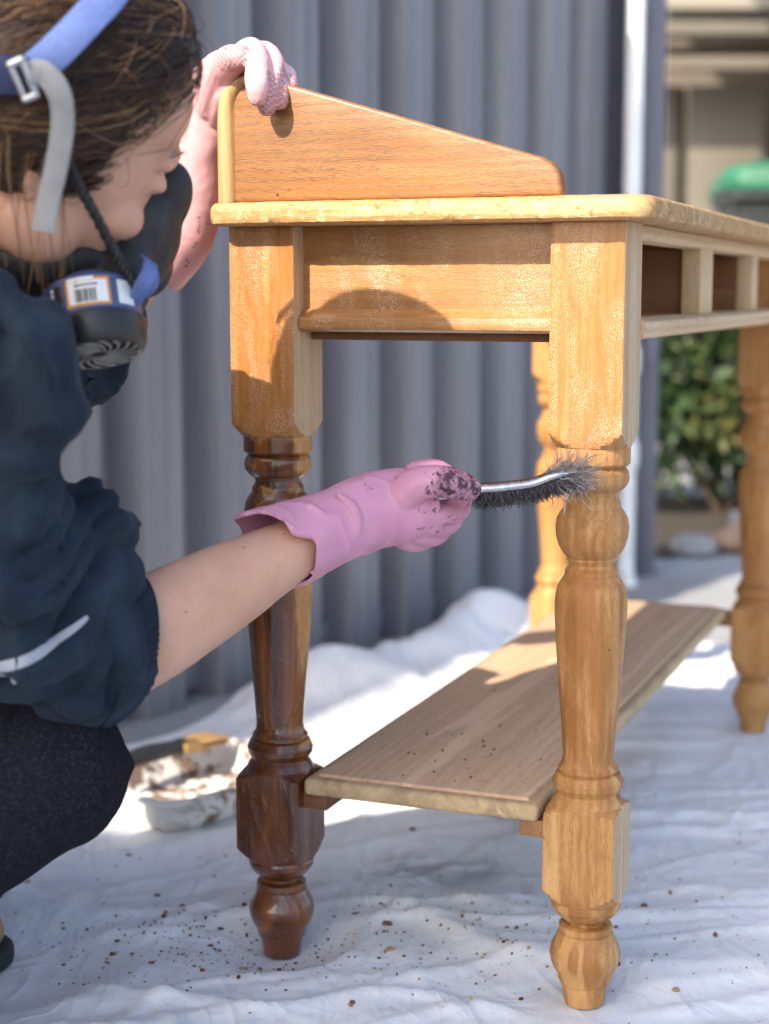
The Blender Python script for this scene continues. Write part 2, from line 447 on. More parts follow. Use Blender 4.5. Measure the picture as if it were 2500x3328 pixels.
# --- white rain pipe with brackets, blue-grey corner post next to it
M_PVC = flat("white_pvc", (0.78, 0.79, 0.80), 0.4, var=0.05)
pb = Vector((0.5679, 3.8000, 0.0060)); pb.z = 0
pipe = empty("rain_pipe", pb); tag(pipe, "white plastic rain pipe at the end of the steel fence", "pipe")
mb = MB()
def ring2(r, z, c=(0, 0), n=20): return [(c[0] + r * math.cos(a), c[1] + r * math.sin(a), z) for a in np.linspace(0, 2 * math.pi, n, endpoint=False)]
mb.loft([ring2(0.021, 0.03), ring2(0.021, 2.6)]); mb.build("shaft", M_PVC, pipe)
for z in (0.30, 0.52, 1.5):
    mb = MB(); mb.loft([ring2(0.025, z - 0.03), ring2(0.027, z - 0.025), ring2(0.027, z + 0.025), ring2(0.025, z + 0.03)]); mb.build("collar", M_PVC, pipe)
mb = MB(); mb.box((-0.03, 0.018, 0.285), (0.03, 0.045, 0.315), 0.006); mb.build("bracket", M_PVC, pipe)
mb = MB(); mb.tube([(0, 0, 0.05), (0, -0.02, 0.015), (0, -0.06, 0.0)], 0.021, n=16, k=3); mb.build("shoe", M_PVC, pipe)
M_POST = flat("grey_post_paint", (0.135, 0.14, 0.175), 0.5, var=0.06)
pc = Vector((0.6222, 3.9000, -0.0174)); pc.z = 0
corner = tag(empty("gate_post", pc), "dark blue-grey steel post beside the white rain pipe", "post")
mb = MB(); mb.box((-0.022, -0.03, 0), (0.028, 0.03, 2.5), 0.004); mb.build("shaft", M_POST, corner)
mb = MB(); mb.box((-0.03, -0.038, 2.5), (0.036, 0.038, 2.515), 0.004); mb.build("cap", M_POST, corner)
for z in (0.5, 1.6):
    mb = MB(); mb.box((-0.008, -0.04, z), (0.02, -0.03, z + 0.09), 0.002); mb.build("hinge", M_POST, corner)

# --- garage at the back right
M_CREAM = flat("cream_render", (0.72, 0.69, 0.62), 0.85, var=0.06, scale=6, bump=0.2)
M_TAN = flat("tan_board", (0.115, 0.095, 0.072), 0.7, var=0.08, scale=5)
M_TAN2 = flat("beige_board", (0.125, 0.110, 0.086), 0.65, var=0.06, scale=4)
M_DARK = flat("dark_timber", (0.05, 0.038, 0.028), 0.8, var=0.2, scale=8)
garage = empty("garage", (2.6, 6.8, 0)); tag(garage, "beige open garage with boarded cupboards at the back right", "garage")
def gp(nm, lo, hi, mat, bev=0.004):
    mb = MB(); mb.box(lo, hi, bev); return mb.build(nm, mat, garage, keep=True)
gp("wall", (0.6, 8.2, 0), (5.2, 8.35, 2.9), M_TAN)
gp("side_wall", (5.0, 5.6, 0), (5.15, 8.2, 2.9), M_TAN)
gp("corner_pillar", (0.795, 5.15, 0), (0.865, 5.45, 2.9), M_CREAM)
gp("ceiling", (0.75, 5.4, 2.75), (5.2, 8.3, 2.87), M_TAN2)
gp("header", (0.87, 6.9, 1.83), (5.0, 7.05, 2.75), flat("pale_header", (0.27, 0.25, 0.20), 0.7, var=0.05, scale=3))
gp("beam", (0.87, 6.95, 1.735), (5.0, 7.1, 1.80), M_TAN2)
gp("track", (0.87, 7.0, 1.60), (5.0, 7.06, 1.655), M_TAN)
gp("shelf_edge", (0.87, 7.2, 1.67), (5.0, 7.6, 1.72), M_DARK)  # dark slab standing in for the shaded gap under the beam
gp("pillar", (1.655, 6.8, 0), (1.80, 6.95, 1.83), M_DARK)
for a, b in ((0.90, 1.285), (1.335, 1.66), (1.82, 2.5)):
    d = gp("cupboard_door", (a, 7.30, 0.1), (b, 7.34, 1.57), M_TAN2)
    mb = MB(); mb.box((b - 0.06, 7.285, 0.85), (b - 0.045, 7.30, 0.97), 0.003); h = mb.build("handle", M_DARK, d); 
gp("door_gap_shade", (1.29, 7.36, 0.1), (1.33, 7.75, 1.57), M_DARK)  # dark strip painting the shade in the gap between two doors
gp("red_reflector", (1.675, 6.78, 1.57), (1.74, 6.80, 1.64), flat("red_plastic", (0.45, 0.03, 0.02), 0.35))

# --- wheelie bin with a green lid
binr = empty("wheelie_bin", (1.30, 5.0, 0), math.radians(-8)); tag(binr, "dark wheelie bin with a green lid in front of the garage", "bin")
M_BIN = flat("bin_plastic", (0.016, 0.02, 0.02), 0.45, var=0.2); M_LID = flat("green_lid", (0.014, 0.115, 0.058), 0.45, var=0.1)
def rrect(a, b, r, n=5):
    o = []
    for cx, cy, q0 in ((a - r, b - r, 0), (-a + r, b - r, 90), (-a + r, -b + r, 180), (a - r, -b + r, 270)):
        for i in range(n + 1):
            q = math.radians(q0 + 90 * i / n); o.append((cx + r * math.cos(q), cy + r * math.sin(q)))
    return o
mb = MB(); mb.loft([[(x, y, z) for x, y in rrect(a, b, 0.05)] for a, b, z in ((0.21, 0.25, 0.05), (0.225, 0.27, 0.4), (0.265, 0.32, 0.93), (0.29, 0.345, 0.94), (0.29, 0.345, 0.975))]); mb.build("body", M_BIN, binr)
mb = MB(); mb.loft([[(x, y, z) for x, y in rrect(a, b, 0.07)] for a, b, z in ((0.30, 0.355, 0.965), (0.305, 0.36, 0.99), (0.285, 0.34, 1.03), (0.20, 0.25, 1.055), (0.05, 0.08, 1.06))]); lid = mb.build("lid", M_LID, binr)
mb = MB(); mb.tube([(-0.2, 0.36, 0.98), (-0.2, 0.42, 1.02), (0.2, 0.42, 1.02), (0.2, 0.36, 0.98)], 0.016, n=10, k=3); mb.build("handle", M_BIN, binr)
mb = MB(); mb.box((-0.12, -0.06, 1.055), (0.10, 0.10, 1.085), 0.012, 3); mb.build("lid_grip", flat("lid_grip_grey", (0.07, 0.065, 0.06), 0.5), binr)
for sx in (-1, 1):
    mb = MB(); mb.loft([[(sx * x, 0.27 + r * math.cos(a), 0.10 + r * math.sin(a)) for a in np.linspace(0, 2 * math.pi, 20, endpoint=False)] for x, r in ((0.23, 0.08), (0.235, 0.10), (0.275, 0.10), (0.28, 0.08))]); mb.build("wheel", M_BIN, binr)

# --- shrub, stones
def m_leaf():
    m = NT("shrub_leaf"); r = m.attr("tint")
    col = m.ramp(r, (0.0, (0.007, 0.022, 0.007)), (0.45, (0.024, 0.058, 0.013)), (0.75, (0.095, 0.095, 0.022)), (1.0, (0.22, 0.16, 0.05)))
    m.set(Base_Color=col, Roughness=0.5); m.b.inputs['Subsurface Weight'].default_value = 0.0; return m.mat
shrub = empty("garden_shrub", (1.05, 4.80, 0)); tag(shrub, "green and yellow leafy shrub seen under the stand's drawer rail", "shrub")
lv = []; lf = []; lt = []
for k in range(6500):
    while True:
        p = RNG.uniform(-1, 1, 3)
        d = np.linalg.norm(p)
        if 0.35 < d < 1: break
    p = p * np.array([0.50, 0.33, 0.34]) * (1 + 0.25 * math.sin(5 * p[0] + 4 * p[2]) * math.cos(6 * p[1]))
    if mn.noise((p[0] * 6, p[1] * 6, p[2] * 6)) < -0.34: continue
    c = np.array([0, 0, 0.44]) + p
    if c[2] < 0.10: continue
    t = nrm(p + RNG.normal(0, 0.5, 3)); sd = nrm(np.cross(t, RNG.normal(0, 1, 3))); nn = np.cross(t, sd)
    L = RNG.uniform(0.03, 0.065); Wd_ = L * 0.30; b = len(lv)
    lv += [c, c + t * L * 0.5 + sd * Wd_ + nn * L * 0.08, c + t * L, c + t * L * 0.5 - sd * Wd_ + nn * L * 0.08]
    lf += [(b, b + 1, b + 2), (b, b + 2, b + 3)]
    q = np.clip(0.35 + 0.35 * mn.noise((c[0] * 4 + 3, c[1] * 4, c[2] * 4)) * 1.6 + RNG.normal(0, 0.16), 0, 1); lt += [q] * 4
me = mesh_from(lv, lf); attr(me, "tint", lt); tag(link("foliage", me, m_leaf(), shrub, smooth=False), kind="stuff")
mb = MB()
for k in range(9):
    a = k * 0.7; e_ = np.array([0.38 * math.cos(a), 0.24 * math.sin(a), 0.45 + 0.1 * math.sin(3 * a)])
    mb.tube([(0.04 * math.cos(a), 0.04 * math.sin(a), 0.0), e_ * 0.5 + np.array([0, 0, 0.02]), e_], [0.010, 0.007, 0.003], n=6, k=3)
mb.build("stems", flat("bark", (0.09, 0.06, 0.04), 0.9, var=0.3), shrub)
rocks = [(0.80, 4.16, 0.050, "pale grey", (0.26, 0.26, 0.27), "pale grey garden stone nearest the blue-grey post"),
         (0.93, 4.24, 0.060, "brown", (0.30, 0.20, 0.14), "small brown garden stone between two grey stones"),
         (1.02, 4.20, 0.085, "light", (0.36, 0.36, 0.36), "light upright garden stone in front of the shrub"),
         (1.17, 4.30, 0.090, "tan", (0.34, 0.25, 0.17), "tan garden stone close to the far front leg"),
         (1.10, 4.44, 0.11, "slate", (0.20, 0.21, 0.23), "flat dark slate stone half under the shrub")]
for x, y, r, nm, colr, lab in rocks:
    bm = bmesh.new(); bmesh.ops.create_icosphere(bm, subdivisions=3, radius=1.0)
    for v in bm.verts:
        d = 1 + 0.28 * mn.noise(v.co * 1.3 + Vector((x * 9, y * 7, 0))) + 0.1 * mn.noise(v.co * 3.5)
        v.co = Vector((v.co.x * r * d * 1.15, v.co.y * r * d * 0.8, max(v.co.z * r * d * 0.75, -r * 0.35)))
    me = bpy.data.meshes.new("rock"); bm.to_mesh(me); bm.free()
    o = link("garden_stone", me, flat("stone_" + nm.replace(" ", "_"), colr, 0.9, var=0.25, scale=18, bump=0.4), loc=(x, y, r * 0.35 + 0.008)); tag(o, lab, "stone", "stones edging the garden bed")

# --- unseen slab added behind the camera to keep sun off the foreground
M_BLOCKER = flat("blocker_sheet", (0.55, 0.54, 0.52), 0.6)
mb = MB(); mb.prism([(-5.2, -0.48), (-0.75, -0.48), (-0.75, -2.8), (-5.2, -2.8)], 2.40, 2.46, bev=0.006)
tag(mb.build("sun_blocker", M_BLOCKER), kind="structure")

# ================================================================== THE WASHSTAND
def wood(name, pale, mid, dark, axis='Z', wet=0.0, speck=0.0, stain=0.0, stain_col=(0.42, 0.16, 0.03), rough=0.55, varnish=None, crumble=0.0, seed=0.0, holes=0.6, ring=1.0, worn_k=0.45):
    """pine: streaky grain along axis, growth rings, leftover stain, worm holes; optional wet face, stripper foam, old varnish"""
    m = NT(name); c = m.coord(); oi = m.n.new('ShaderNodeObjectInfo').outputs['Random']
    off = m.n.new('ShaderNodeCombineXYZ'); m.l.new(m.math('MULTIPLY', oi, 7.0), off.inputs[0]); m.l.new(m.math('MULTIPLY', oi, 3.0), off.inputs[2]); off.inputs[1].default_value = seed
    sc = {'X': (0.055, 1, 1), 'Y': (1, 0.055, 1), 'Z': (1, 1, 0.055)}[axis]
    v = m.mapping(c, scale=sc, loc=off.outputs[0])
    warp = m.noise(m.mapping(c, scale=tuple(x * 0.6 + 0.1 for x in sc), loc=off.outputs[0]), 14, 3, out='Color')
    wv = m.n.new('ShaderNodeMix'); wv.data_type = 'VECTOR'; wv.inputs[0].default_value = 0.035
    m.l.new(v, wv.inputs[4]); m.l.new(warp, wv.inputs[5]); v2 = wv.outputs[1]
    fine = m.noise(v2, 420, 4, 0.7); mid_n = m.noise(v2, 70, 5, 0.65)
    vr = m.mapping(c, scale={'X': (0.10, 1, 1), 'Y': (1, 0.10, 1), 'Z': (1, 1, 0.10)}[axis], loc={'X': (seed, 0.055, -0.72), 'Y': (0.15, seed, -0.14), 'Z': (0.052, 0.034, seed)}[axis])
    rings = m.wave(vr, 38, 7.0, 3, 26.0, axis=axis, rings=True)
    rr = m.mr(rings, 0.42, 1.0)
    blotch = m.noise(c, 11, 4, 0.6, 0.6)
    g_ = m.math('ADD', m.math('MULTIPLY', mid_n, 0.75), m.math('MULTIPLY', fine, 0.25))
    col = m.ramp(g_, (0.22, dark), (0.46, mid), (0.72, pale))
    col = m.mix(m.math('MULTIPLY', m.mr(blotch, 0.35, 0.7), 0.35), col, mid)
    col = m.mix(m.math('MULTIPLY', rr, 0.38 * ring), col, mid, 'MULTIPLY') if False else m.mix(m.math('MULTIPLY', rr, 0.42 * ring), col, dark)
    if stain > 0:
        sm = m.math('MULTIPLY', m.mr(m.noise(m.mapping(c, scale=tuple(max(x, 0.28) for x in sc), loc=off.outputs[0]), 24, 5, 0.6, 0.5), 0.47, 0.60), stain)
        col = m.mix(sm, col, m.ramp(g_, (0.35, tuple(x * 0.7 for x in stain_col)), (0.65, stain_col)))
    worn = m.math('MULTIPLY', m.mr(m.noise(v2, 30, 3, 0.5, 0.6), 0.60, 0.65), worn_k)
    col = m.mix(worn, col, tuple(min(1, x * 1.25) for x in pale))
    dirt = m.math('MULTIPLY', m.mr(m.noise(c, 34, 5, 0.7, 0.4), 0.55, 0.78), 0.30)
    col = m.mix(dirt, col, tuple(x * 0.45 for x in dark))
    if holes:
        vo = m.n.new('ShaderNodeTexVoronoi'); m.l.new(c, vo.inputs['Vector']); vo.inputs['Scale'].default_value = 34
        sp = m.math('MULTIPLY', m.mr(vo.outputs['Distance'], 0.035, 0.06, 1, 0), m.mr(m.sep(vo.outputs['Color'])[0], 0.55, 0.57))
        col = m.mix(m.math('MULTIPLY', sp, holes), col, (0.015, 0.008, 0.004))
    ro = m.mr(g_, 0.3, 0.7, rough + 0.1, rough - 0.05)
    h = m.math('ADD', m.math('MULTIPLY', g_, 0.6), m.math('MULTIPLY', rr, 0.3))
    if crumble:
        cn = m.noise(c, 130, 5, 0.7, 1.0)
        col = m.mix(m.math('MULTIPLY', m.mr(cn, 0.52, 0.64), crumble), col, (0.80, 0.66, 0.44))
        col = m.mix(m.math('MULTIPLY', m.mr(m.noise(c, 90, 3, 0.6, 1.0), 0.58, 0.66), 1.4 * crumble), col, (0.16, 0.08, 0.03))
        h = m.math('ADD', h, m.math('MULTIPLY', cn, 1.6 * crumble))
    coat = 0.0
    if speck:
        area = m.mr(m.noise(m.mapping(c, scale=(1, 1, 0.30)), 21, 5, 0.65, 0.8), 0.42, 0.63)
        fn = m.noise(c, 850, 2, 0.7); foam = m.math('MULTIPLY', m.mr(fn, 0.55, 0.64), area)
        haze = m.math('MULTIPLY', m.mr(m.noise(c, 120, 4, 0.7), 0.40, 0.70), m.math('MULTIPLY', area, 0.14))
        col = m.mix(m.math('MULTIPLY', m.math('MAXIMUM', foam, haze), speck), col, (0.93, 0.84, 0.70))
        h = m.math('ADD', h, m.math('MULTIPLY', foam, 0.9))
        ro = m.mix(foam, ro, (0.25, 0.25, 0.25))
    if wet: m.b.inputs['Coat Weight'].default_value = wet; m.b.inputs['Coat Roughness'].default_value = 0.16
    if varnish:
        # varnish = function building a 0..1 mask of old brown varnish that is still on
        k = varnish(m, c)
        vcol = m.ramp(m.noise(v2, 50, 4, 0.6), (0.30, (0.038, 0.009, 0.002)), (0.50, (0.115, 0.031, 0.0045)), (0.72, (0.29, 0.092, 0.012)))
        vcol = m.mix(m.math('MULTIPLY', m.mr(m.noise(c, 48, 4, 0.7, 0.5), 0.56, 0.72), 0.45), vcol, (0.20, 0.10, 0.035))
        col = m.mix(k, col, vcol)
        cw = m.mr(k, 0.2, 0.8, wet, 0.75); m.set(Coat_Weight=cw); m.b.inputs['Coat Roughness'].default_value = 0.10
        drip = m.noise(m.mapping(c, scale=(1, 1, 0.35)), 75, 3, 0.5, 1.2)
        h = m.math('ADD', h, m.math('MULTIPLY', m.math('MULTIPLY', m.mr(drip, 0.5, 0.68), k), 2.2))
        ro = m.mix(k, ro, (0.30, 0.30, 0.30))
    m.set(Base_Color=col, Roughness=ro, Normal=m.bump(h, 0.28, 0.0022 if not (crumble or varnish) else 0.0035))
    return m.mat

PALE, MID, DARK = (0.60, 0.345, 0.135), (0.48, 0.24, 0.076), (0.28, 0.112, 0.029)
DRY_P, DRY_M, DRY_D = (0.62, 0.47, 0.31), (0.52, 0.37, 0.22), (0.40, 0.25, 0.13)
OR_P, OR_M, OR_D = (0.47, 0.205, 0.046), (0.38, 0.142, 0.026), (0.25, 0.083, 0.014)

def mask_right(m, c):
    """right hand leg: a wet orange face above, bare wood below and on the right; none of it varnished"""
    return 0.0
def leg_material(name, kind, seed):
    if kind == 'stripped':
        m = wood(name, PALE, MID, DARK, 'Z', stain=0.8, stain_col=(0.36, 0.135, 0.026), seed=seed, ring=1.25)
    elif kind == 'back':
        m = wood(name, (0.56, 0.32, 0.12), (0.46, 0.23, 0.07), (0.29, 0.12, 0.032), 'Z', stain=0.5, stain_col=(0.34, 0.13, 0.03), seed=seed)
    elif kind == 'varnished':
        def vm(t, c):
            s = t.sep(c); n = t.noise(c, 38, 4, 0.6, 0.6); n2 = t.noise(t.mapping(c, scale=(1, 1, 0.25)), 60, 4, 0.6)
            low = t.mr(t.math('ADD', s[2], t.math('MULTIPLY', n, 0.030)), 0.545, 0.556, 1, 0)
            side = t.mr(t.math('ADD', s[0], t.math('MULTIPLY', n2, 0.012)), 0.0315, 0.0345, 1, 0)
            blk = t.mr(s[2], 0.222, 0.228, 1, 0)                 # the lower block is still varnished all round
            rub = t.math('MULTIPLY', t.mr(n, 0.56, 0.66, 0, 0.75), t.mr(s[2], 0.40, 0.44))   # rubbed thin near the top beads
            return t.math('MULTIPLY', low, t.math('MULTIPLY', t.math('MAXIMUM', side, blk), t.math('SUBTRACT', 1.0, rub)))
        m = wood(name, PALE, MID, DARK, 'Z', stain=0.5, seed=seed, varnish=vm)
    return m
def wet_post(name, seed, side_pale=True):
    """square post: wet stripper on the face towards the sun, dry pale wood on the others"""
    return wood(name, OR_P, OR_M, OR_D, 'Z', wet=0.35, speck=0.62, stain=0.25, rough=0.42, seed=seed)

PROF_TOP = [(0.5485, 0.0486), (0.5455, 0.0455), (0.542, 0.042), (0.5385, 0.0385), (0.5350, 0.0349), (0.5344, 0.0337), (0.5196, 0.0337), (0.5176, 0.0315), (0.5159, 0.0287), (0.5145, 0.0304), (0.5117, 0.0323), (0.5066, 0.0332), (0.5017, 0.0324), (0.4975, 0.0296), (0.4958, 0.0276), (0.4949, 0.0267), (0.4938, 0.0242), (0.4904, 0.0225), (0.487, 0.0234), (0.4842, 0.0254), (0.4833, 0.0257), (0.4802, 0.0257), (0.479, 0.0259), (0.4748, 0.0293), (0.4691, 0.0325), (0.4611, 0.0338), (0.4519, 0.0331), (0.4434, 0.0306), (0.4376, 0.0275), (0.4328, 0.0235), (0.4322, 0.0229), (0.4293, 0.0227), (0.4287, 0.0215), (0.4256, 0.0204), (0.423, 0.0215), (0.4207, 0.0241), (0.419, 0.0244), (0.4155, 0.0244), (0.4146, 0.0252), (0.4103, 0.0281), (0.406, 0.0307), (0.3988, 0.0327), (0.3901, 0.0335), (0.3815, 0.0334), (0.3641, 0.0325), (0.3419, 0.0311), (0.3232, 0.0296), (0.3024, 0.0281), (0.2851, 0.0265), (0.2703, 0.0253), (0.2556, 0.0243), (0.2464, 0.0237), (0.2399, 0.0242), (0.2357, 0.0262), (0.2338, 0.0280), (0.2316, 0.0280), (0.2309, 0.0262), (0.2300, 0.0264), (0.2283, 0.03), (0.2214, 0.0332), (0.2164, 0.0326), (0.2116, 0.0297), (0.2101, 0.0286), (0.2092, 0.0286), (0.2075, 0.0300), (0.2035, 0.0325), (0.2000, 0.0343), (0.1982, 0.0375), (0.1962, 0.0412), (0.1943, 0.0450), (0.1922, 0.0486)]
PROF_LOW = [(0.1205, 0.0486), (0.1170, 0.0450), (0.1135, 0.0415), (0.1098, 0.0378), (0.1064, 0.0343), (0.1058, 0.0322), (0.1032, 0.0332), (0.0989, 0.0327), (0.0934, 0.0292), (0.0895, 0.0255), (0.0868, 0.0222), (0.0862, 0.0205), (0.0845, 0.0182), (0.0822, 0.0182), (0.0812, 0.0232), (0.0802, 0.0250), (0.0750, 0.0254), (0.0745, 0.0246), (0.0735, 0.0246), (0.0728, 0.0256), (0.066, 0.0287), (0.0598, 0.0319), (0.0519, 0.0335), (0.0445, 0.0325), (0.0368, 0.0293), (0.031, 0.0258), (0.0280, 0.0254), (0.0252, 0.0247), (0.0228, 0.0236), (0.0220, 0.0212), (0.0171, 0.021), (0.0106, 0.02), (0.0045, 0.0191), (0.0020, 0.0182)]
A = 0.0342
def leg_mesh():
    na = 72; ang = [2 * math.pi * (i + 0.5) / na for i in range(na)]
    # put samples on the corners
    ang = sorted(set([round(a, 6) for a in ang] + [round(math.pi / 4 + k * math.pi / 2, 6) for k in range(4)]))
    def sq(a): return A / max(abs(math.cos(a)), abs(math.sin(a)))
    prof = [(0.7348, 9), (0.64, 9), (0.555, 9)] + PROF_TOP + [(0.19, 9), (0.158, 9), (0.127, 9)] + PROF_LOW
    rings = []
    for z, r in prof:
        rings.append([(min(sq(a) * (1 - 0.02 * (abs(abs(math.cos(a)) - abs(math.sin(a))) < 0.01)), r) * math.cos(a), min(sq(a) * (1 - 0.02 * (abs(abs(math.cos(a)) - abs(math.sin(a))) < 0.01)), r) * math.sin(a), z) for a in ang])
    mb = MB(); mb.loft(rings); me = mb.mesh("leg")
    bm = bmesh.new(); bm.from_mesh(me); bmesh.ops.recalc_face_normals(bm, faces=list(bm.faces)); bm.to_mesh(me); bm.free()
    return me
TZ = 0.004
stand = empty("washstand", (TROOT[0], TROOT[1], TZ), TYAW)
tag(stand, "old pine washstand with turned legs, half stripped of brown varnish", "washstand")
M_L = [leg_material("leg_wood_varnished", 'varnished', 1.0), leg_material("leg_wood_bare", 'stripped', 2.0), leg_material("leg_wood_rear", 'back', 3.0), leg_material("leg_wood_far", 'back', 4.0)]
M_WETP = wet_post("wet_post_wood", 1.5); M_WETP2 = wet_post("wet_post_wood_orange", 4.5)
M_DRYP = wood("dry_post_wood", DRY_P, DRY_M, DRY_D, 'Z', seed=2.5, stain=0.06, rough=0.7)
M_BROWNP = wood("inner_post_wood", (0.42, 0.24, 0.10), (0.33, 0.165, 0.06), (0.20, 0.085, 0.025), 'Z', seed=6, rough=0.5)
legs_lab = ["near back leg, lower half still dark wet varnish", "near front leg, stripped to bare pine", "far back leg behind the others", "far front leg at the right edge"]
base = leg_mesh()
for i, (X, Y) in enumerate(LEGS):
    me = base.copy(); me.materials.clear(); me.materials.append(M_L[i])
    if i < 2:
        me.materials.append(M_WETP if i == 0 else M_WETP2); me.materials.append(M_DRYP)
    o = link("leg", me, None, stand, loc=(X, Y, 0)); o["label"] = legs_lab[i]
    if i < 2:
        for p in me.polygons:
            z = p.center.z; n_ = p.normal
            if z > 0.5365:
                if n_.y < -0.75 and abs(p.center.y + A) < 0.0006: p.material_index = 1
                elif n_.x > 0.75 and abs(p.center.x - A) < 0.0006: p.material_index = 2
            elif i == 1 and 0.104 < z < 0.205 and n_.x > 0.8 and abs(p.center.x - A) < 0.0004: p.material_index = 2
    sharp(me, 24)

def part(nm, mb, mat, smooth=True, label=None):
    o = mb.build(nm, mat, stand, smooth)
    if label: o["label"] = label
    return o
M_TOP = wood("tabletop_wood", (0.56, 0.37, 0.175), (0.46, 0.265, 0.095), (0.28, 0.13, 0.036), 'X', crumble=0.42, stain=0.25, rough=0.6, seed=8)
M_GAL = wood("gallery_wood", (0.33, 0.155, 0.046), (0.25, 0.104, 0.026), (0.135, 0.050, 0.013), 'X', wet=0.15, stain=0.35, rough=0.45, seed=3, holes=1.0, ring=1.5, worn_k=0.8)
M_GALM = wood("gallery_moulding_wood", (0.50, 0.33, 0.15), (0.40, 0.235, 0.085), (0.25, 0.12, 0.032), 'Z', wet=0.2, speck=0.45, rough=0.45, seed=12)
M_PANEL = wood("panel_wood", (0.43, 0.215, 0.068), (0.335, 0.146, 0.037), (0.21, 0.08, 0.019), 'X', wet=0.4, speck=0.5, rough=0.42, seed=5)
M_SHELF = wood("shelf_wood", (0.72, 0.51, 0.345), (0.61, 0.405, 0.255), (0.43, 0.265, 0.15), 'Y', stain=0.0, rough=0.8, seed=7, holes=0.4)
M_EDGE = wood("shelf_edge_wood", (0.62, 0.47, 0.29), (0.50, 0.35, 0.19), (0.30, 0.185, 0.09), 'Y', rough=0.75, seed=9, ring=0.4, stain=0.3, stain_col=(0.16, 0.085, 0.045))
M_RAIL = wood("rail_wood", (0.70, 0.54, 0.36), (0.60, 0.43, 0.26), (0.45, 0.28, 0.15), 'Y', rough=0.7, seed=10, ring=1.5)
M_STILE = wood("stile_wood", (0.68, 0.53, 0.33), (0.58, 0.42, 0.24), (0.44, 0.28, 0.14), 'Z', rough=0.7, seed=11)
M_IN = wood("inner_wood", (0.58, 0.29, 0.09), (0.48, 0.21, 0.055), (0.34, 0.13, 0.03), 'Y', rough=0.6, seed=13)
M_INDK = wood("inner_wood_dark", (0.22, 0.105, 0.042), (0.16, 0.07, 0.026), (0.10, 0.04, 0.015), 'X', rough=0.7, seed=14)

# tabletop: rounded corners and a worn bullnose edge
def rpoly(x0, x1, y0, y1, r, n=6):
    o = []
    for cx, cy, q0 in ((x1 - r[0], y1 - r[0], 0), (x0 + r[1], y1 - r[1], 90), (x0 + r[2], y0 + r[2], 180), (x1 - r[3], y0 + r[3], 270)):
        rr = r[("0", "90", "180", "270").index(str(q0))]
        for i in range(n + 1):
            q = math.radians(q0 + 90 * i / n); o.append((cx + rr * math.cos(q), cy + rr * math.sin(q)))
    return o
mb = MB(); outl = rpoly(-0.3605, 0.062, -0.062, 1.10, (0.02, 0.008, 0.012, 0.028))
# densify the outline so that the edge can be chipped
dn = []
for p, q in zip(outl, outl[1:] + outl[:1]):
    L = math.hypot(q[0] - p[0], q[1] - p[1]); n = max(1, int(L / 0.006))
    for i in range(n): dn.append((p[0] + (q[0] - p[0]) * i / n, p[1] + (q[1] - p[1]) * i / n))
dn = np.array(dn); tn = np.roll(dn, -1, 0) - np.roll(dn, 1, 0); tn /= np.linalg.norm(tn, axis=1)[:, None]; nn2 = np.stack([tn[:, 1], -tn[:, 0]], 1)
rings = []
for k, (ins, z) in enumerate(((0.012, 0.7352), (0.006, 0.7352), (0.0015, 0.7375), (0.0, 0.742), (0.0, 0.748), (0.001, 0.7525), (0.004, 0.7558), (0.009, 0.7568), (0.02, 0.757))):
    P3 = np.stack([dn[:, 0] * 55, dn[:, 1] * 55, np.full(len(dn), z * 160)], 1)
    chip = 0.0012 * np.clip(fbm(P3, 3) - 0.25, 0, 1) + 0.0003 * fbm(P3 * 3, 2)
    q = dn - nn2 * (ins + (chip[:, None] if 1 < k < 7 else 0)); rings.append([(a, b, z + (0.0003 * w_ if k in (1, 2, 6, 7) else 0)) for (a, b), w_ in zip(q, fbm(P3 * 2 + 7, 2))])
mb.loft(rings); part("tabletop", mb, M_TOP)

# end gallery: sloping board with a rounded moulding up its back end
prof = [(-0.346, 0.7572), (-0.346, 0.858), (-0.340, 0.868), (-0.328, 0.873), (-0.315, 0.8728)]
prof += [(-0.275, 0.8615), (-0.2, 0.8392), (-0.1, 0.8090), (-0.045, 0.7925), (-0.034, 0.787), (-0.027, 0.778), (-0.0245, 0.766), (-0.024, 0.7572)]
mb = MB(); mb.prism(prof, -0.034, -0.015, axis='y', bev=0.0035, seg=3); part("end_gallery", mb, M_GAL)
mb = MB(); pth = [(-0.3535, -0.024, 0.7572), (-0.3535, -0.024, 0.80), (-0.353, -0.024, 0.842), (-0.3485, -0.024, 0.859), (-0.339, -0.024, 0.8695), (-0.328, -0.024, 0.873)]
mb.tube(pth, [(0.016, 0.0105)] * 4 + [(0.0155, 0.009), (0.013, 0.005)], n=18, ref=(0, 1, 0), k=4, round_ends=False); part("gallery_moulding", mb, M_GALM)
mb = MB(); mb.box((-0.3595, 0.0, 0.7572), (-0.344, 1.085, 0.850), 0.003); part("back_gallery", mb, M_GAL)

# end frame between the posts
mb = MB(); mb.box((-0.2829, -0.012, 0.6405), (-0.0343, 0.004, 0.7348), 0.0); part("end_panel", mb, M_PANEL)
mb = MB(); pr = [(-0.012, 0.6365), (-0.021, 0.6365), (-0.0255, 0.639), (-0.027, 0.644), (-0.0255, 0.6495), (-0.021, 0.652), (-0.0175, 0.6535), (-0.0145, 0.6575), (-0.012, 0.6578)]
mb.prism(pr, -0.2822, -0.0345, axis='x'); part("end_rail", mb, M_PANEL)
mb = MB(); mb.box((-0.2825, 0.0045, 0.628), (-0.0345, 0.020, 0.655), 0.001); part("inner_rail", mb, M_INDK)
mb = MB(); mb.box((-0.2829, 1.030, 0.636), (-0.0343, 1.050, 0.7348), 0.0); part("far_end_panel", mb, M_GAL)
mb = MB(); mb.box((-0.340, 0.0345, 0.632), (-0.325, 1.010, 0.7348), 0.0); part("back_panel", mb, M_IN)

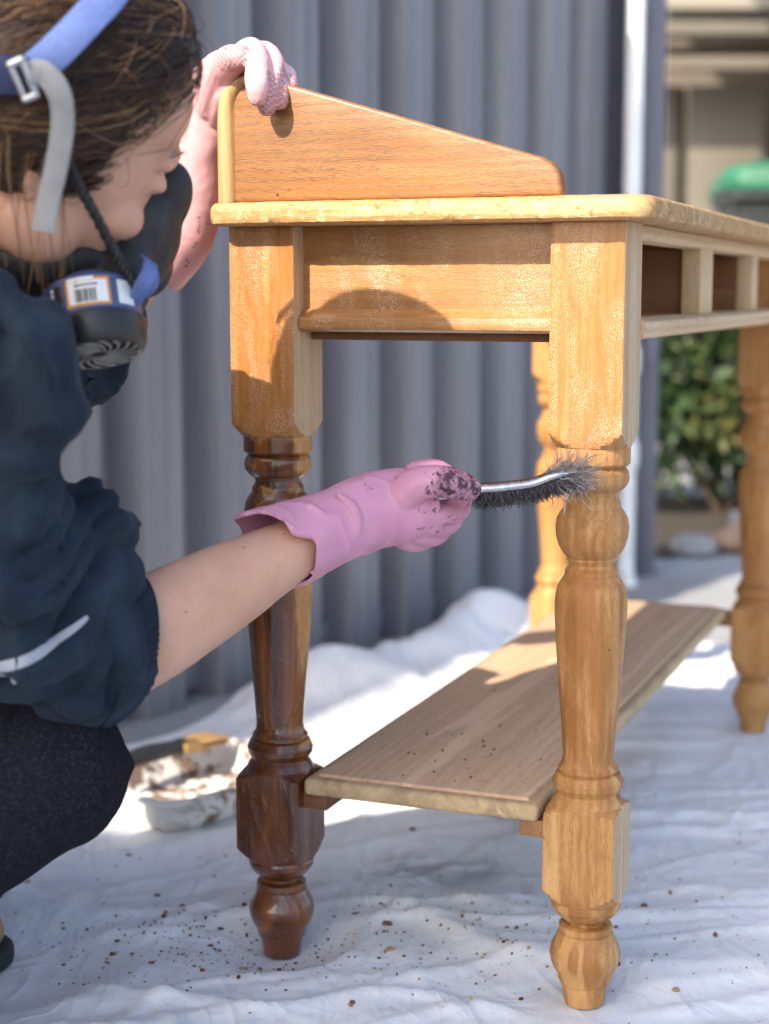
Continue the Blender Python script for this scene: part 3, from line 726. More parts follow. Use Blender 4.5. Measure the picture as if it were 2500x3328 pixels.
# drawer front: rails, stiles, partitions; the drawers are out
mb = MB(); mb.box((0.004, 0.0345, 0.7205), (0.030, 1.010, 0.7349), 0.0015); part("top_rail", mb, M_RAIL)
mb = MB(); pr = [(0.000, 0.630), (0.030, 0.630), (0.0375, 0.632), (0.0405, 0.639), (0.0385, 0.6465), (0.033, 0.6495), (0.000, 0.6495)]
mb.prism([(x, z) for x, z in pr], 0.0345, 1.010, axis='y'); part("drawer_rail", mb, M_RAIL)
for y0, y1 in ((0.350, 0.425), (0.715, 0.760)):
    mb = MB(); mb.box((0.008, y0, 0.6492), (0.029, y1, 0.7208), 0.0015); part("stile", mb, M_STILE)
    mb = MB(); mb.box((-0.324, (y0 + y1) / 2 - 0.010, 0.640), (0.008, (y0 + y1) / 2 + 0.010, 0.7345), 0.001); part("partition", mb, M_IN)
    mb = MB(); mb.box((-0.30, (y0 + y1) / 2 - 0.024, 0.668), (-0.075, (y0 + y1) / 2 - 0.0102, 0.702), 0.001); part("drawer_guide", mb, M_GALM)
    mb = MB(); mb.box((-0.062, (y0 + y1) / 2 - 0.030, 0.6495), (0.0075, (y0 + y1) / 2 - 0.0103, 0.7200), 0.001); part("corner_block", mb, M_INDK)
for y0, y1 in ((0.04, 0.372), (0.402, 0.722), (0.752, 1.004)):
    mb = MB(); mb.box((-0.325, y0, 0.684), (-0.296, y1, 0.706), 0.001); part("drawer_stop", mb, M_IN)
    mb = MB(); mb.box((-0.28, y0, 0.630), (0.0, y0 + 0.028, 0.6475), 0.001); part("drawer_runner", mb, M_IN)
mb = MB(); mb.box((-0.09, 0.10, 0.716), (-0.065, 0.122, 0.7349), 0.002); part("glue_block", mb, flat("white_block", (0.72, 0.70, 0.66), 0.6))

# lower shelf on cleats
mb = MB(); mb.box((-0.2785, -0.0325, 0.1830), (-0.0395, 1.0, 0.2000), 0.0055, 4); part("shelf_edge", mb, M_EDGE)
mb = MB(); mb.box((-0.2670, -0.0205, 0.1965), (-0.0510, 0.989, 0.2032), 0.0022, 3); part("shelf", mb, M_SHELF)
for X, Y in LEGS:
    s = 1 if X < -0.1 else -1; x0 = X + s * A
    mb = MB(); mb.box((min(x0, x0 + s * 0.026), Y - 0.022, 0.166), (max(x0, x0 + s * 0.026), Y + 0.03, 0.1828), 0.0015)
    part("cleat", mb, M_INDK if (X < -0.1 and Y < 0.5) else M_BROWNP)

# ================================================================== THE PERSON
HR = np.array([[0.35712, 0.79742, 0.4864], [-0.82698, 0.51202, -0.23224], [-0.43424, -0.31931, 0.84231]]); HC = np.array([-0.258, 1.27, 0.793])
def hd(x, y, z): return HC + HR @ np.array([x, y, z])          # head frame (right, forward, up) to world
person = empty("person", (-0.62, 1.33, 0.0))
tag(person, "person crouching in a dark hoodie, pink gloves and respirator, scrubbing the front leg", "person")
V = lambda *a: np.array(a, float)
# joints
SH_R = V(-0.324, 1.205, 0.629); EL_R = V(*(-0.2270, 1.2850, 0.3871)); WR_R = V(*(-0.0529, 1.4050, 0.4703))
SH_L = V(-0.330, 1.490, 0.650); EL_L = V(-0.329, 1.70, 0.606); WR_L = V(*(-0.1872, 1.6650, 0.7840))
HIP_R = V(-0.74, 1.27, 0.23); KN_R = V(*(-0.2666, 1.2850, 0.2981)); AN_R = V(-0.54, 1.30, 0.085)
HIP_L = V(-0.72, 1.42, 0.22); KN_L = V(-0.50, 1.60, 0.36); AN_L = V(-0.570, 1.575, 0.085)
NECK0 = V(-0.365, 1.315, 0.655); NECK1 = hd(0, -0.025, -0.06)

# ---- skin: one continuous body
b = MB()
b.ell(hd(0, -0.012, 0.045), (0.073, 0.093, 0.080), HR, 28, 18)
b.ell(hd(0, 0.030, 0.010), (0.066, 0.060, 0.075), HR, 24, 16)
b.ell(hd(0, 0.046, -0.020), (0.056, 0.046, 0.080), HR, 24, 16)
b.ell(hd(0, 0.054, 0.055), (0.056, 0.038, 0.048), HR, 24, 16)
b.ell(hd(0, 0.035, -0.072), (0.050, 0.046, 0.036), HR); b.ell(hd(0, 0.072, -0.094), (0.019, 0.017, 0.016), HR)
for s in (-1, 1):
    b.ell(hd(s * 0.044, 0.060, -0.022), (0.021, 0.022, 0.019), HR)
    b.ell(hd(s * 0.032, 0.081, 0.010), (0.0145, 0.010, 0.0085), HR)
    b.ell(hd(s * 0.052, 0.005, -0.050), (0.018, 0.035, 0.030), HR)
    ER_ = HR @ np.array(Euler((math.radians(-12), 0, math.radians(-18 * s))).to_matrix())
    b.ell(hd(s * 0.070, -0.014, -0.008), (0.005, 0.011, 0.022), ER_); b.tube([hd(s * 0.071, -0.022, 0.006), hd(s * 0.075, -0.026, -0.010), hd(s * 0.072, -0.018, -0.026)], 0.004, n=8, k=3)
    b.ell(hd(s * 0.011, 0.104, -0.026), (0.008, 0.010, 0.008), HR)
b.tube([hd(-0.046, 0.076, 0.030), hd(-0.02, 0.089, 0.033), hd(0, 0.091, 0.030), hd(0.02, 0.089, 0.033), hd(0.046, 0.076, 0.030)], 0.0075, n=10, k=3)
b.tube([hd(0, 0.090, 0.024), hd(0, 0.101, 0.0), hd(0, 0.111, -0.020)], [0.008, 0.009, 0.012], n=12, k=3)
b.tube([hd(-0.02, 0.088, -0.055), hd(0, 0.096, -0.053), hd(0.02, 0.088, -0.055)], 0.006, n=8, k=3)
b.tube([NECK1 + V(0, 0, 0.02), NECK1, (NECK0 + NECK1) / 2, NECK0], [0.050, 0.050, 0.052, 0.065], n=20, k=4)
# torso, legs (inside the clothes)
b.tube([NECK0 + V(-0.02, 0, -0.03), V(-0.45, 1.33, 0.53), V(-0.58, 1.33, 0.38), V(-0.71, 1.33, 0.24)], [(0.12, 0.07), (0.14, 0.09), (0.12, 0.085), (0.15, 0.10)], n=24, ref=(0, 1, 0), k=4)
b.tube([SH_R, SH_L], 0.048, n=16, k=4)
b.tube([SH_R, (SH_R + EL_R) / 2 + V(-0.01, -0.005, 0), EL_R], [0.047, 0.041, 0.037], n=18, k=4)
fa = WR_R - EL_R
b.tube([EL_R - fa * 0.05, EL_R + fa * 0.22, EL_R + fa * 0.5, EL_R + fa * 0.78, WR_R, WR_R + fa * 0.2], [(0.0440, 0.038), (0.0445, 0.039), (0.0385, 0.035), (0.0295, 0.028), (0.0245, 0.023), (0.022, 0.02)], n=28, ref=(0, 0, 1), k=5)
b.tube([SH_L, (SH_L + EL_L) / 2 + V(-0.015, 0, 0), EL_L], [0.047, 0.041, 0.036], n=18, k=4)
b.tube([EL_L, V(*(-0.2340, 1.6900, 0.7063)), V(*(-0.2099, 1.6800, 0.7364)), V(*(-0.1891, 1.6680, 0.7750))], [0.034, (0.019, 0.019), (0.021, 0.021), (0.020, 0.020)], n=18, k=4)
for h_, k_, a_ in ((HIP_R, KN_R, AN_R), (HIP_L, KN_L, AN_L)):
    b.tube([h_, (h_ + k_) / 2, k_], [0.078, 0.068, 0.050], n=20, k=4)
    b.tube([k_, k_ * 0.65 + a_ * 0.35 + V(-0.02, 0, -0.01), k_ * 0.3 + a_ * 0.7, a_], [0.048, 0.052, 0.038, 0.030], n=20, k=4)
    b.tube([a_ + V(-0.035, 0, -0.035), a_ + V(0.03, 0, -0.035), a_ + V(0.12, -0.005, -0.052), a_ + V(0.16, -0.008, -0.056)], [(0.028, 0.028), (0.036, 0.034), (0.020, 0.038), (0.014, 0.030)], n=18, ref=(0, 0, 1), k=4)
body = remesh(b, 0.0034, 6)
P = co(body); L = (P - HC) @ HR
dF = seg_dist(P, [EL_R, WR_R])
# muscle and bone under the forearm skin
Nn = no(body); P = P + Nn * (0.0012 * fbm(P * 28, 2) * sstep(-dF, -0.06, -0.02))[:, None]; setco(body, P)
attr(body, "lip", np.exp(-(np.linalg.norm((L - V(0, 0.094, -0.055)) / V(0.022, 0.012, 0.008), axis=1)) ** 2))
def m_skin():
    m = NT("skin"); c = m.coord(); n1 = m.noise(c, 18, 5, 0.6); n2 = m.noise(c, 220, 4, 0.65)
    col = m.ramp(n1, (0.3, (0.50, 0.265, 0.175)), (0.55, (0.60, 0.34, 0.235)), (0.75, (0.65, 0.39, 0.285)))
    col = m.mix(m.math('MULTIPLY', m.mr(m.noise(c, 70, 4, 0.7), 0.45, 0.7), 0.22), col, (0.56, 0.27, 0.20))
    col = m.mix(m.math('MULTIPLY', m.mr(n2, 0.55, 0.7), 0.25), col, (0.52, 0.25, 0.17))
    vo = m.n.new('ShaderNodeTexVoronoi'); m.l.new(c, vo.inputs['Vector']); vo.inputs['Scale'].default_value = 52
    mole = m.math('MULTIPLY', m.mr(vo.outputs['Distance'], 0.05, 0.085, 1, 0), m.mr(m.sep(vo.outputs['Color'])[1], 0.66, 0.68))
    col = m.mix(m.math('MULTIPLY', mole, 0.8), col, (0.16, 0.06, 0.035))
    col = m.mix(m.attr("lip"), col, (0.5, 0.18, 0.15))
    m.set(Base_Color=col, Roughness=0.5, Normal=m.bump(m.noise(c, 380, 4, 0.7), 0.12, 0.0015))
    m.b.inputs['Subsurface Weight'].default_value = 0.12; m.b.inputs['Subsurface Radius'].default_value = (0.008, 0.003, 0.0015); m.b.inputs['Subsurface Scale'].default_value = 0.4
    return m.mat
M_SKIN = m_skin()
link("body", body, M_SKIN, person, keep=True)

# ---- hair: cap plus strands combed back to a knot
EC = np.array([0, -0.018, 0.053]); ER = np.array([0.089, 0.111, 0.098])
def hairline(z): return np.interp(z, [-0.09, -0.06, -0.04, -0.02, 0.0, 0.03, 0.06, 0.095, 0.12, 0.16], [-0.06, -0.03, 0.012, 0.030, 0.031, 0.028, 0.032, 0.058, 0.10, 0.2])
def m_hair():
    m = NT("brown_hair"); t = m.attr("tint"); c = m.coord()
    col = m.ramp(t, (0.0, (0.008, 0.004, 0.003)), (0.40, (0.028, 0.013, 0.007)), (0.70, (0.085, 0.040, 0.018)), (1.0, (0.34, 0.18, 0.07)))
    m.set(Base_Color=col, Roughness=0.38); m.b.inputs['Specular IOR Level'].default_value = 0.55; m.b.inputs['Anisotropic'].default_value = 0.5
    return m.mat
hv = []; hf = []; ht = []
def add_strands(Pp, r0, r1, tint):
    """Pp: (S,K,3) polylines -> three-sided tapered tubes"""
    S, K, _ = Pp.shape
    T = np.gradient(Pp, axis=1); T /= np.linalg.norm(T, axis=2, keepdims=True) + 1e-9
    up = RNG.normal(0, 1, (S, 1, 3)); a = np.cross(T, up); a /= np.linalg.norm(a, axis=2, keepdims=True) + 1e-9; bb = np.cross(T, a)
    rad = np.linspace(1, r1 / r0, K)[None, :, None] * r0 * RNG.uniform(0.7, 1.3, (S, 1, 1))
    rings = np.stack([Pp + rad * (a * math.cos(q) + bb * math.sin(q)) for q in (0, 2.094, 4.189)], 2)
    base_ = sum(len(x) for x in hv); v = rings.reshape(-1, 3); hv.append(v)
    i = np.arange(S)[:, None, None] * K * 3 + np.arange(K - 1)[None, :, None] * 3 + np.arange(3)[None, None, :]
    j = np.arange(S)[:, None, None] * K * 3 + np.arange(K - 1)[None, :, None] * 3 + (np.arange(3)[None, None, :] + 1) % 3
    hf.append(np.stack([i, j, j + 3, i + 3], -1).reshape(-1, 4) + base_); ht.append(np.repeat(tint, K * 3))
def on_cap(u, lift):          # unit directions in the ellipsoid frame to head coords
    return EC + u * (ER * (1 + lift[..., None]))
TIE = nrm((np.array([0.0, -0.115, -0.01]) - EC) / ER)
roots = []
while len(roots) < 9000:
    u = nrm(RNG.normal(0, 1, 3)); p = EC + u * ER
    if p[1] < hairline(p[2]) + RNG.normal(0, 0.004) and p[2] > -0.075 and np.dot(u, TIE) < 0.93: roots.append(u)
U = np.array(roots); K = 12; tt = np.linspace(0, 1, K)
clump = np.stack([vnoise(U * 7.5 + 30 + k * 11) for k in range(3)], 1); fly = RNG.normal(0, 1, (len(U), 3))
dirs = np.empty((len(U), K, 3)); lift = np.empty((len(U), K)); reach = RNG.uniform(0.45, 1.0, len(U))
for k, t in enumerate(tt):
    s = t * reach
    d = U * (1 - s)[:, None] + TIE[None] * s[:, None]
    side = np.cross(U, TIE); sag = np.sin(math.pi * t) * 0.13
    d = d + np.array([0, 0, -1.0])[None] * sag * (1 - np.abs(U[:, 2:3])) * 0.7 * sstep(-U[:, 1:2], -0.75, 0.1)
    d = d + clump * 0.11 * math.sin(math.pi * min(1, t * 1.2)) + side * (0.05 * np.sin(5 * t + clump[:, :1] * 6)) + fly * 0.012 * math.sin(3 * t)
    dirs[:, k] = d / np.linalg.norm(d, axis=1, keepdims=True)
    lift[:, k] = 0.004 + 0.05 * math.sin(math.pi * min(1.0, 0.08 + t)) * (0.5 + 0.6 * clump[:, 1]) + np.abs(fly[:, 0]) * 0.010
Pl = on_cap(dirs, lift); Pw = HC + Pl @ HR.T
tint = np.clip(0.48 + 0.42 * vnoise(U * 11 + 5) + RNG.normal(0, 0.20, len(U)), 0, 1)
add_strands(Pw, 0.00042, 0.00028, tint)
# frizz standing off the outline
Uf = U[RNG.choice(len(U), 260, False)]; Kf = 9; fz = []
for u in Uf:
    s = RNG.uniform(0.2, 0.55); dv = nrm(np.cross(u, RNG.normal(0, 1, 3))); pts = []
    for t in np.linspace(0, 1, Kf):
        d = nrm(u * (1 - s * t * 0.6) + TIE * s * t * 0.6 + dv * 0.25 * t); pts.append(EC + d * ER * (1.03 + 0.11 * math.sin(math.pi * t * 0.9)))
    fz.append(HC + np.array(pts) @ HR.T)
add_strands(np.array(fz), 0.00024, 0.00016, np.clip(RNG.normal(0.7, 0.2, len(fz)), 0, 1))
# loose locks hanging beside the ear
lk = []
for a_, b_, c_, n in (((-0.2348, 1.1850, 0.7857), (-0.2446, 1.1900, 0.7439), (-0.2427, 1.2000, 0.6814), 7), ((-0.2521, 1.1750, 0.7752), (-0.2602, 1.1800, 0.7369), (-0.2586, 1.1900, 0.6880), 6), ((-0.2336, 1.1900, 0.7472), (-0.2388, 1.1950, 0.7145), (-0.2444, 1.2000, 0.6680), 6), ((-0.2626, 1.1650, 0.7839), (-0.2675, 1.1700, 0.7460), (-0.2653, 1.1800, 0.7010), 5)):
    for i in range(n):
        o = RNG.normal(0, 0.0045, 3); q = RNG.normal(0, 0.005, 3)
        lk.append(spline([V(*a_) + o * 0.5, V(*b_) + o + q, V(*c_) + o * 1.3 + q * 1.5], 6))
lk = np.array(lk); add_strands(lk, 0.00034, 0.0002, np.clip(RNG.normal(0.85, 0.15, len(lk)), 0, 1))
# lashes and brow
br = []
for s in (-1, 1):
    for i in range(46):
        t = i / 45; x = s * (0.016 + 0.036 * t); y = 0.0945 - 0.020 * t * t; z = 0.036 + 0.006 * math.sin(t * 2.6)
        st = hd(x, y, z - 0.002); br.append(np.array([st, st + HR @ np.array([s * 0.005, -0.001, 0.003]), st + HR @ np.array([s * 0.010, -0.004, 0.004])]))
    for i in range(14):
        t = i / 13; x = s * (0.020 + 0.026 * t); y = 0.0925 - 0.012 * t * t; z = 0.008 - 0.002 * t
        st = hd(x, y, z); br.append(np.array([st, st + HR @ np.array([s * 0.002, 0.002, -0.002]), st + HR @ np.array([s * 0.004, 0.004, -0.002])]))
add_strands(np.array(br), 0.00035, 0.00012, np.full(len(br), 0.05))
# under-layer and knot
cb = MB(); cb.ell(EC, ER * 0.988, None, 48, 32); bmc = bmesh.new(); mt = cb.mesh("cap"); bmc.from_mesh(mt)
bmesh.ops.delete(bmc, geom=[f for f in bmc.faces if f.calc_center_median().y > hairline(f.calc_center_median().z) - 0.006 or f.calc_center_median().z < -0.072], context='FACES'); bmc.verts.index_update()
capv = HC + np.array([v.co[:] for v in bmc.verts]) @ HR.T; capf = np.array([[v.index for v in f.verts] + ([f.verts[-1].index] if len(f.verts) == 3 else []) for f in bmc.faces]); bmc.free()
kb = MB(); kc = hd(0, -0.128, -0.03)
kb.ell(kc, (0.030, 0.026, 0.030), HR, 24, 16)
for k in range(9): kb.tube([kc + HR @ np.array([0.036 * math.cos(q + k * 0.7), 0.010 * math.sin(2 * q + k), 0.036 * math.sin(q + k * 0.7)]) for q in np.linspace(0, 5.5, 16)], 0.007, n=7)
vs_ = np.vstack(hv + [capv, np.array(kb.v)]); n0 = sum(len(x) for x in hv); n1 = n0 + len(capv)
faces = [tuple(f) for a in hf for f in a] + [tuple(dict.fromkeys(int(i) + n0 for i in f)) for f in capf] + [tuple(i + n1 for i in f) for f in kb.f]
tin = np.concatenate(ht + [np.full(len(capv), 0.16), np.full(len(kb.v), 0.35)])
hm = mesh_from(vs_, faces); attr(hm, "tint", tin); link("hair", hm, m_hair(), person, keep=True)

# ---- hoodie
def rings_around(mb, a, b_, r, n, rr, seed, tilt=0.5, t0=0.0, t1=1.0):
    """soft folds: tilted hoops laid round a limb"""
    rg = np.random.default_rng(seed); ax = nrm(b_ - a); u = nrm(np.cross(ax, [0.2, 0.9, 0.3])); w = np.cross(ax, u)
    for k in range(n):
        t = t0 + (t1 - t0) * (k + 0.5) / n; c = a + (b_ - a) * t; ph = rg.uniform(0, 6.28); tl = rg.uniform(0.3, 1.0) * tilt
        R_ = r * rg.uniform(0.93, 1.06); span = rg.uniform(3.2, 6.0); q0 = rg.uniform(0, 6.28); pts = []; rad = []
        for i in range(22):
            q = q0 + span * i / 21
            pts.append(c + u * R_ * math.cos(q) + w * R_ * math.sin(q) + ax * (tl * R_ * math.sin(q - ph)))
            rad.append(rr * (0.25 + 0.75 * math.sin(math.pi * i / 21)) * rg.uniform(0.85, 1.1))
        mb.tube(pts, rad, n=8, k=1)
h = MB()
h.tube([NECK0 + V(0.0, 0.0, -0.01), V(-0.44, 1.33, 0.54), V(-0.57, 1.33, 0.39), V(-0.70, 1.33, 0.27)], [(0.135, 0.085), (0.168, 0.118), (0.155, 0.115), (0.17, 0.12)], n=28, ref=(0, 1, 0), k=5)
h.tube([SH_R, NECK0 + V(-0.01, 0, -0.02), SH_L], [0.060, 0.072, 0.064], n=20, k=4)
# right sleeve, pushed up and bunched at the elbow
MIDR = (SH_R + EL_R) / 2 + V(-0.012, -0.004, 0.0)
h.tube([SH_R + V(0, 0, 0.012), SH_R * 0.6 + MIDR * 0.4 + V(0.010, 0.004, 0), MIDR, EL_R * 0.7 + MIDR * 0.3, EL_R + V(-0.006, 0, 0.012)], [0.058, 0.060, 0.052, 0.060, 0.056], n=24, k=5)
h.ell(V(*(-0.2480, 1.1850, 0.6215)), (0.030, 0.046, 0.055)); h.ell(V(*(-0.2411, 1.1800, 0.5917)), (0.032, 0.042, 0.030))
h.ell(V(*(-0.2744, 1.2100, 0.5096)), (0.045, 0.050, 0.060)); h.ell(V(*(-0.2843, 1.2300, 0.4460)), (0.068, 0.056, 0.068))
h.tube([EL_R + V(-0.030, -0.012, 0.050), EL_R + V(-0.012, -0.006, 0.030), EL_R + fa * 0.02 + V(0, 0, 0.020)], [0.056, 0.052, 0.041], n=24, k=4)
h.ell(V(*(-0.2653, 1.2850, 0.3730)), (0.040, 0.040, 0.026)); h.ell(V(*(-0.2416, 1.2680, 0.3601)), (0.036, 0.050, 0.024))
rings_around(h, EL_R + V(-0.03, -0.012, 0.11), EL_R + fa * -0.05 + V(-0.004, 0, 0.030), 0.047, 9, 0.0115, 3, 0.8)
h.ell(V(*(-0.2340, 1.2620, 0.4914)), (0.032, 0.036, 0.040)); h.ell(V(*(-0.2198, 1.2720, 0.4436)), (0.034, 0.040, 0.044))
rings_around(h, SH_R + V(0, 0, -0.03), MIDR + V(0, 0, -0.04), 0.050, 5, 0.014, 8, 0.9)
h.tube([V(*(-0.2910, 1.1600, 0.4761)), V(*(-0.2592, 1.1650, 0.4582)), V(*(-0.2386, 1.2000, 0.4762)), V(*(-0.2259, 1.2500, 0.5149))], [0.016, 0.019, 0.016, 0.010], n=10, k=4)
h.tube([V(*(-0.2978, 1.1800, 0.4172)), V(*(-0.2556, 1.1900, 0.4114)), V(*(-0.2280, 1.2300, 0.4279)), V(*(-0.2122, 1.2800, 0.4627))], [0.020, 0.020, 0.017, 0.010], n=10, k=4)
h.tube([V(*(-0.3025, 1.2100, 0.3908)), V(*(-0.2648, 1.2300, 0.3813)), V(*(-0.2471, 1.2500, 0.3869))], [0.018, 0.018, 0.012], n=10, k=4)
h.tube([V(*(-0.2846, 1.1600, 0.5700)), V(*(-0.2541, 1.1550, 0.5572)), V(*(-0.2404, 1.1700, 0.5690)), V(*(-0.2329, 1.1850, 0.5829))], [0.016, 0.018, 0.015, 0.012], n=10, k=4)
h.tube([V(*(-0.2848, 1.1900, 0.6814)), V(*(-0.2493, 1.1450, 0.6492)), V(*(-0.2340, 1.1450, 0.6169))], [0.014, 0.014, 0.010], n=10, k=4)
# left sleeve
h.tube([SH_L + V(0, 0, 0.01), (SH_L + EL_L) / 2 + V(-0.012, 0, 0), EL_L + V(0.004, 0, 0)], [0.066, 0.058, 0.054], n=22, k=5)
h.tube([EL_L, EL_L * 0.5 + V(*(-0.2714, 1.7000, 0.6496)) * 0.5, V(*(-0.2729, 1.7000, 0.6449))], [0.048, 0.042, 0.034], n=22, k=4)
rings_around(h, SH_L, EL_L, 0.055, 5, 0.012, 21, 0.7); rings_around(h, EL_L, V(*(-0.2763, 1.7000, 0.6425)), 0.038, 3, 0.008, 22, 0.5)
# hood lying on the shoulders
h.tube([SH_R + V(-0.02, 0.07, 0.065), hd(0.04, -0.13, -0.085), hd(0, -0.15, -0.075), hd(-0.05, -0.13, -0.085), SH_L + V(-0.02, -0.08, 0.06)], [0.030, 0.042, 0.048, 0.042, 0.030], n=14, k=5)
h.tube([SH_R + V(0.02, 0.10, 0.03), NECK0 + V(0.075, 0.0, -0.005), SH_L + V(0.02, -0.10, 0.03)], [0.024, 0.022, 0.024], n=12, k=5)
hood = remesh(h, 0.0046, 7)
P = co(hood); Nn = no(hood)
f1 = np.clip(1 - np.abs(fbm(P * V(7, 7, 5) + 4, 2)), 0, 1) ** 4; f2 = np.clip(1 - np.abs(fbm(P * V(20, 20, 11) + 9, 2)), 0, 1) ** 5; P = P + Nn * (0.012 * (f1 - 0.4) + 0.004 * (f2 - 0.4) + 0.002 * fbm(P * 26, 2))[:, None]
# spiral creases round the pushed-up sleeve
axs = nrm(EL_R - SH_R); ua = nrm(np.cross(axs, [0, 1, 0])); va = np.cross(axs, ua); rel = P - SH_R; tl = rel @ axs; rad_ = rel - tl[:, None] * axs; phi = np.arctan2(rad_ @ va, rad_ @ ua)
ph_ = tl / 0.034 + 0.9 * np.sin(phi + 0.8) + 0.55 * np.sin(2 * phi + 2.0) + 1.1 * fbm(P * 9 + 50, 2)
cre = (1 - np.abs(np.sin(math.pi * ph_))) ** 2.2; win = (1 - sstep(np.linalg.norm(rad_, axis=1), 0.085, 0.11)) * (0.35 + 0.65 * sstep(tl, 0.05, 0.20)) * (1 - sstep(tl, 0.31, 0.36)) * sstep(tl, -0.03, 0.03)
P = P - Nn * (0.0085 * cre * win)[:, None]
P = P + Nn * (0.0006 * fbm(P * 120, 2))[:, None]; setco(hood, P)
attr(hood, "print", np.zeros(len(P)))
def m_hood():
    m = NT("navy_sweatshirt"); c = m.coord(); a = m.noise(c, 13, 5, 0.6, 0.5); f_ = m.noise(c, 420, 3, 0.7)
    col = m.ramp(a, (0.30, (0.0055, 0.0085, 0.016)), (0.52, (0.011, 0.019, 0.033)), (0.75, (0.034, 0.052, 0.066)))
    col = m.mix(m.math('MULTIPLY', f_, 0.35), col, (0.030, 0.042, 0.06))
    col = m.mix(m.mr(m.attr("print"), 0.35, 0.65), col, (0.50, 0.51, 0.56))
    m.set(Base_Color=col, Roughness=0.9, Normal=m.bump(f_, 0.3, 0.0016)); m.b.inputs['Sheen Weight'].default_value = 0.08; m.b.inputs['Sheen Roughness'].default_value = 0.5
    m.set(Sheen_Tint=(0.45, 0.55, 0.7)); m.b.inputs['Specular IOR Level'].default_value = 0.2
    return m.mat
M_HOOD = m_hood(); hoodie = link("hoodie", hood, M_HOOD, person, keep=True); hoodie["label"] = "dark navy hoodie with the sleeve pushed up to the elbow"
# printed pale stripe, laid on the cloth
from mathutils.bvhtree import BVHTree
bvh = BVHTree.FromPolygons([tuple(v) for v in P], [tuple(p.vertices) for p in hood.polygons])
for ctl, wd in (([(-0.3033, 1.2000, 0.4014), (-0.2822, 1.2000, 0.4064), (-0.2559, 1.2000, 0.4142), (-0.2365, 1.2000, 0.4252), (-0.2237, 1.2000, 0.4361)], 0.0085), ([(-0.3035, 1.2000, 0.3943), (-0.2895, 1.2000, 0.3960), (-0.2715, 1.2000, 0.3928)], 0.011)):
    ln = spline(ctl, 8); hit = []
    for p in ln:
        loc, nr, _, _ = bvh.ray_cast(Vector((p[0], 0.7, p[2])), Vector((0, 1, 0)))
        if loc is not None: hit.append((np.array(loc), np.array(nr)))
    if len(hit) > 4:
        C_ = np.array([q[0] for q in hit]); C_ = np.array([C_[max(0, i - 2):i + 3].mean(0) for i in range(len(C_))]); N_ = np.array([nrm(np.mean([q[1] for q in hit[max(0, i - 2):i + 3]], 0)) for i in range(len(C_))])
        C_ = C_ + N_ * 0.0022; T_ = np.gradient(C_, axis=0); rg_ = []
        for i, (c_, n_, t_) in enumerate(zip(C_, N_, T_)):
            f_ = i / (len(C_) - 1); w2 = wd / 2 * (0.35 + 0.65 * math.sin(math.pi * min(1, 0.30 + 0.70 * f_)) ** 0.8); sd = nrm(np.cross(nrm(t_), n_)) * w2
            rg_.append([c_ - sd - n_ * 0.0016, c_ + sd - n_ * 0.0016, c_ + sd, c_ + n_ * 0.0006, c_ - sd])
        pm = MB(); pm.loft(rg_); pm.build("sleeve_print", flat("pale_print", (0.34, 0.35, 0.40), 0.6), hoodie)
# ribbed cuff round the forearm
ax = nrm(fa); u_ = nrm(np.cross(ax, [0, 1, 0.1])); w_ = np.cross(ax, u_); cf_ = MB(); rings = []
nA = 192
for t, r in ((-0.016, 0.0495), (-0.008, 0.0515), (0.0, 0.0515), (0.008, 0.0505), (0.015, 0.0485), (0.016, 0.0455), (0.008, 0.0455), (-0.016, 0.0455)):
    ring_ = []
    for i in range(nA):
        q = 2 * math.pi * i / nA; rb = 0.0011 * (1 if i % 3 == 0 else -0.4) if r > 0.046 else 0
        ring_.append(EL_R + fa * 0.055 + ax * (t + 0.020 * math.sin(q + 0.6) * 0 - 0.030 * (np.dot(u_ * math.cos(q) + w_ * math.sin(q), [0, 0, 1])) * -1.0) + (u_ * math.cos(q) + w_ * math.sin(q)) * (r + rb))
    rings.append(ring_)
cf_.loft(rings + [rings[0]], cap=False); cf_.build("ribbed_cuff", M_HOOD, hoodie)

# ---- trousers
t = MB()
t.tube([V(-0.60, 1.33, 0.36), V(-0.70, 1.33, 0.26), V(-0.76, 1.33, 0.20)], [(0.155, 0.11), (0.185, 0.125), (0.17, 0.11)], n=24, ref=(0, 1, 0), k=4)
for i, (h_, k_, a_) in enumerate(((HIP_R, KN_R, AN_R), (HIP_L, KN_L, AN_L))):
    t.tube([h_, (h_ + k_) / 2 + V(0, 0, 0.006), k_ + V(-0.012, 0, -0.002)], [0.100, 0.088, 0.070], n=24, k=5); t.ell(k_ + V(-0.006, 0, -0.004), (0.066, 0.064, 0.068))
    t.tube([k_ + V(-0.004, 0, -0.004), k_ * 0.72 + a_ * 0.28 + V(-0.012, 0, 0.0), k_ * 0.35 + a_ * 0.65, a_ + V(0.005, 0, 0.015)], [0.063, 0.066, 0.056, 0.047], n=24, k=5)
    rings_around(t, k_ * 0.9 + a_ * 0.1 + V(-0.02, 0, 0), k_ * 0.4 + a_ * 0.6, 0.056, 5, 0.011, 31 + i, 0.8)
    rings_around(t, h_, k_ * 0.6 + h_ * 0.4, 0.086, 3, 0.012, 41 + i, 0.8)
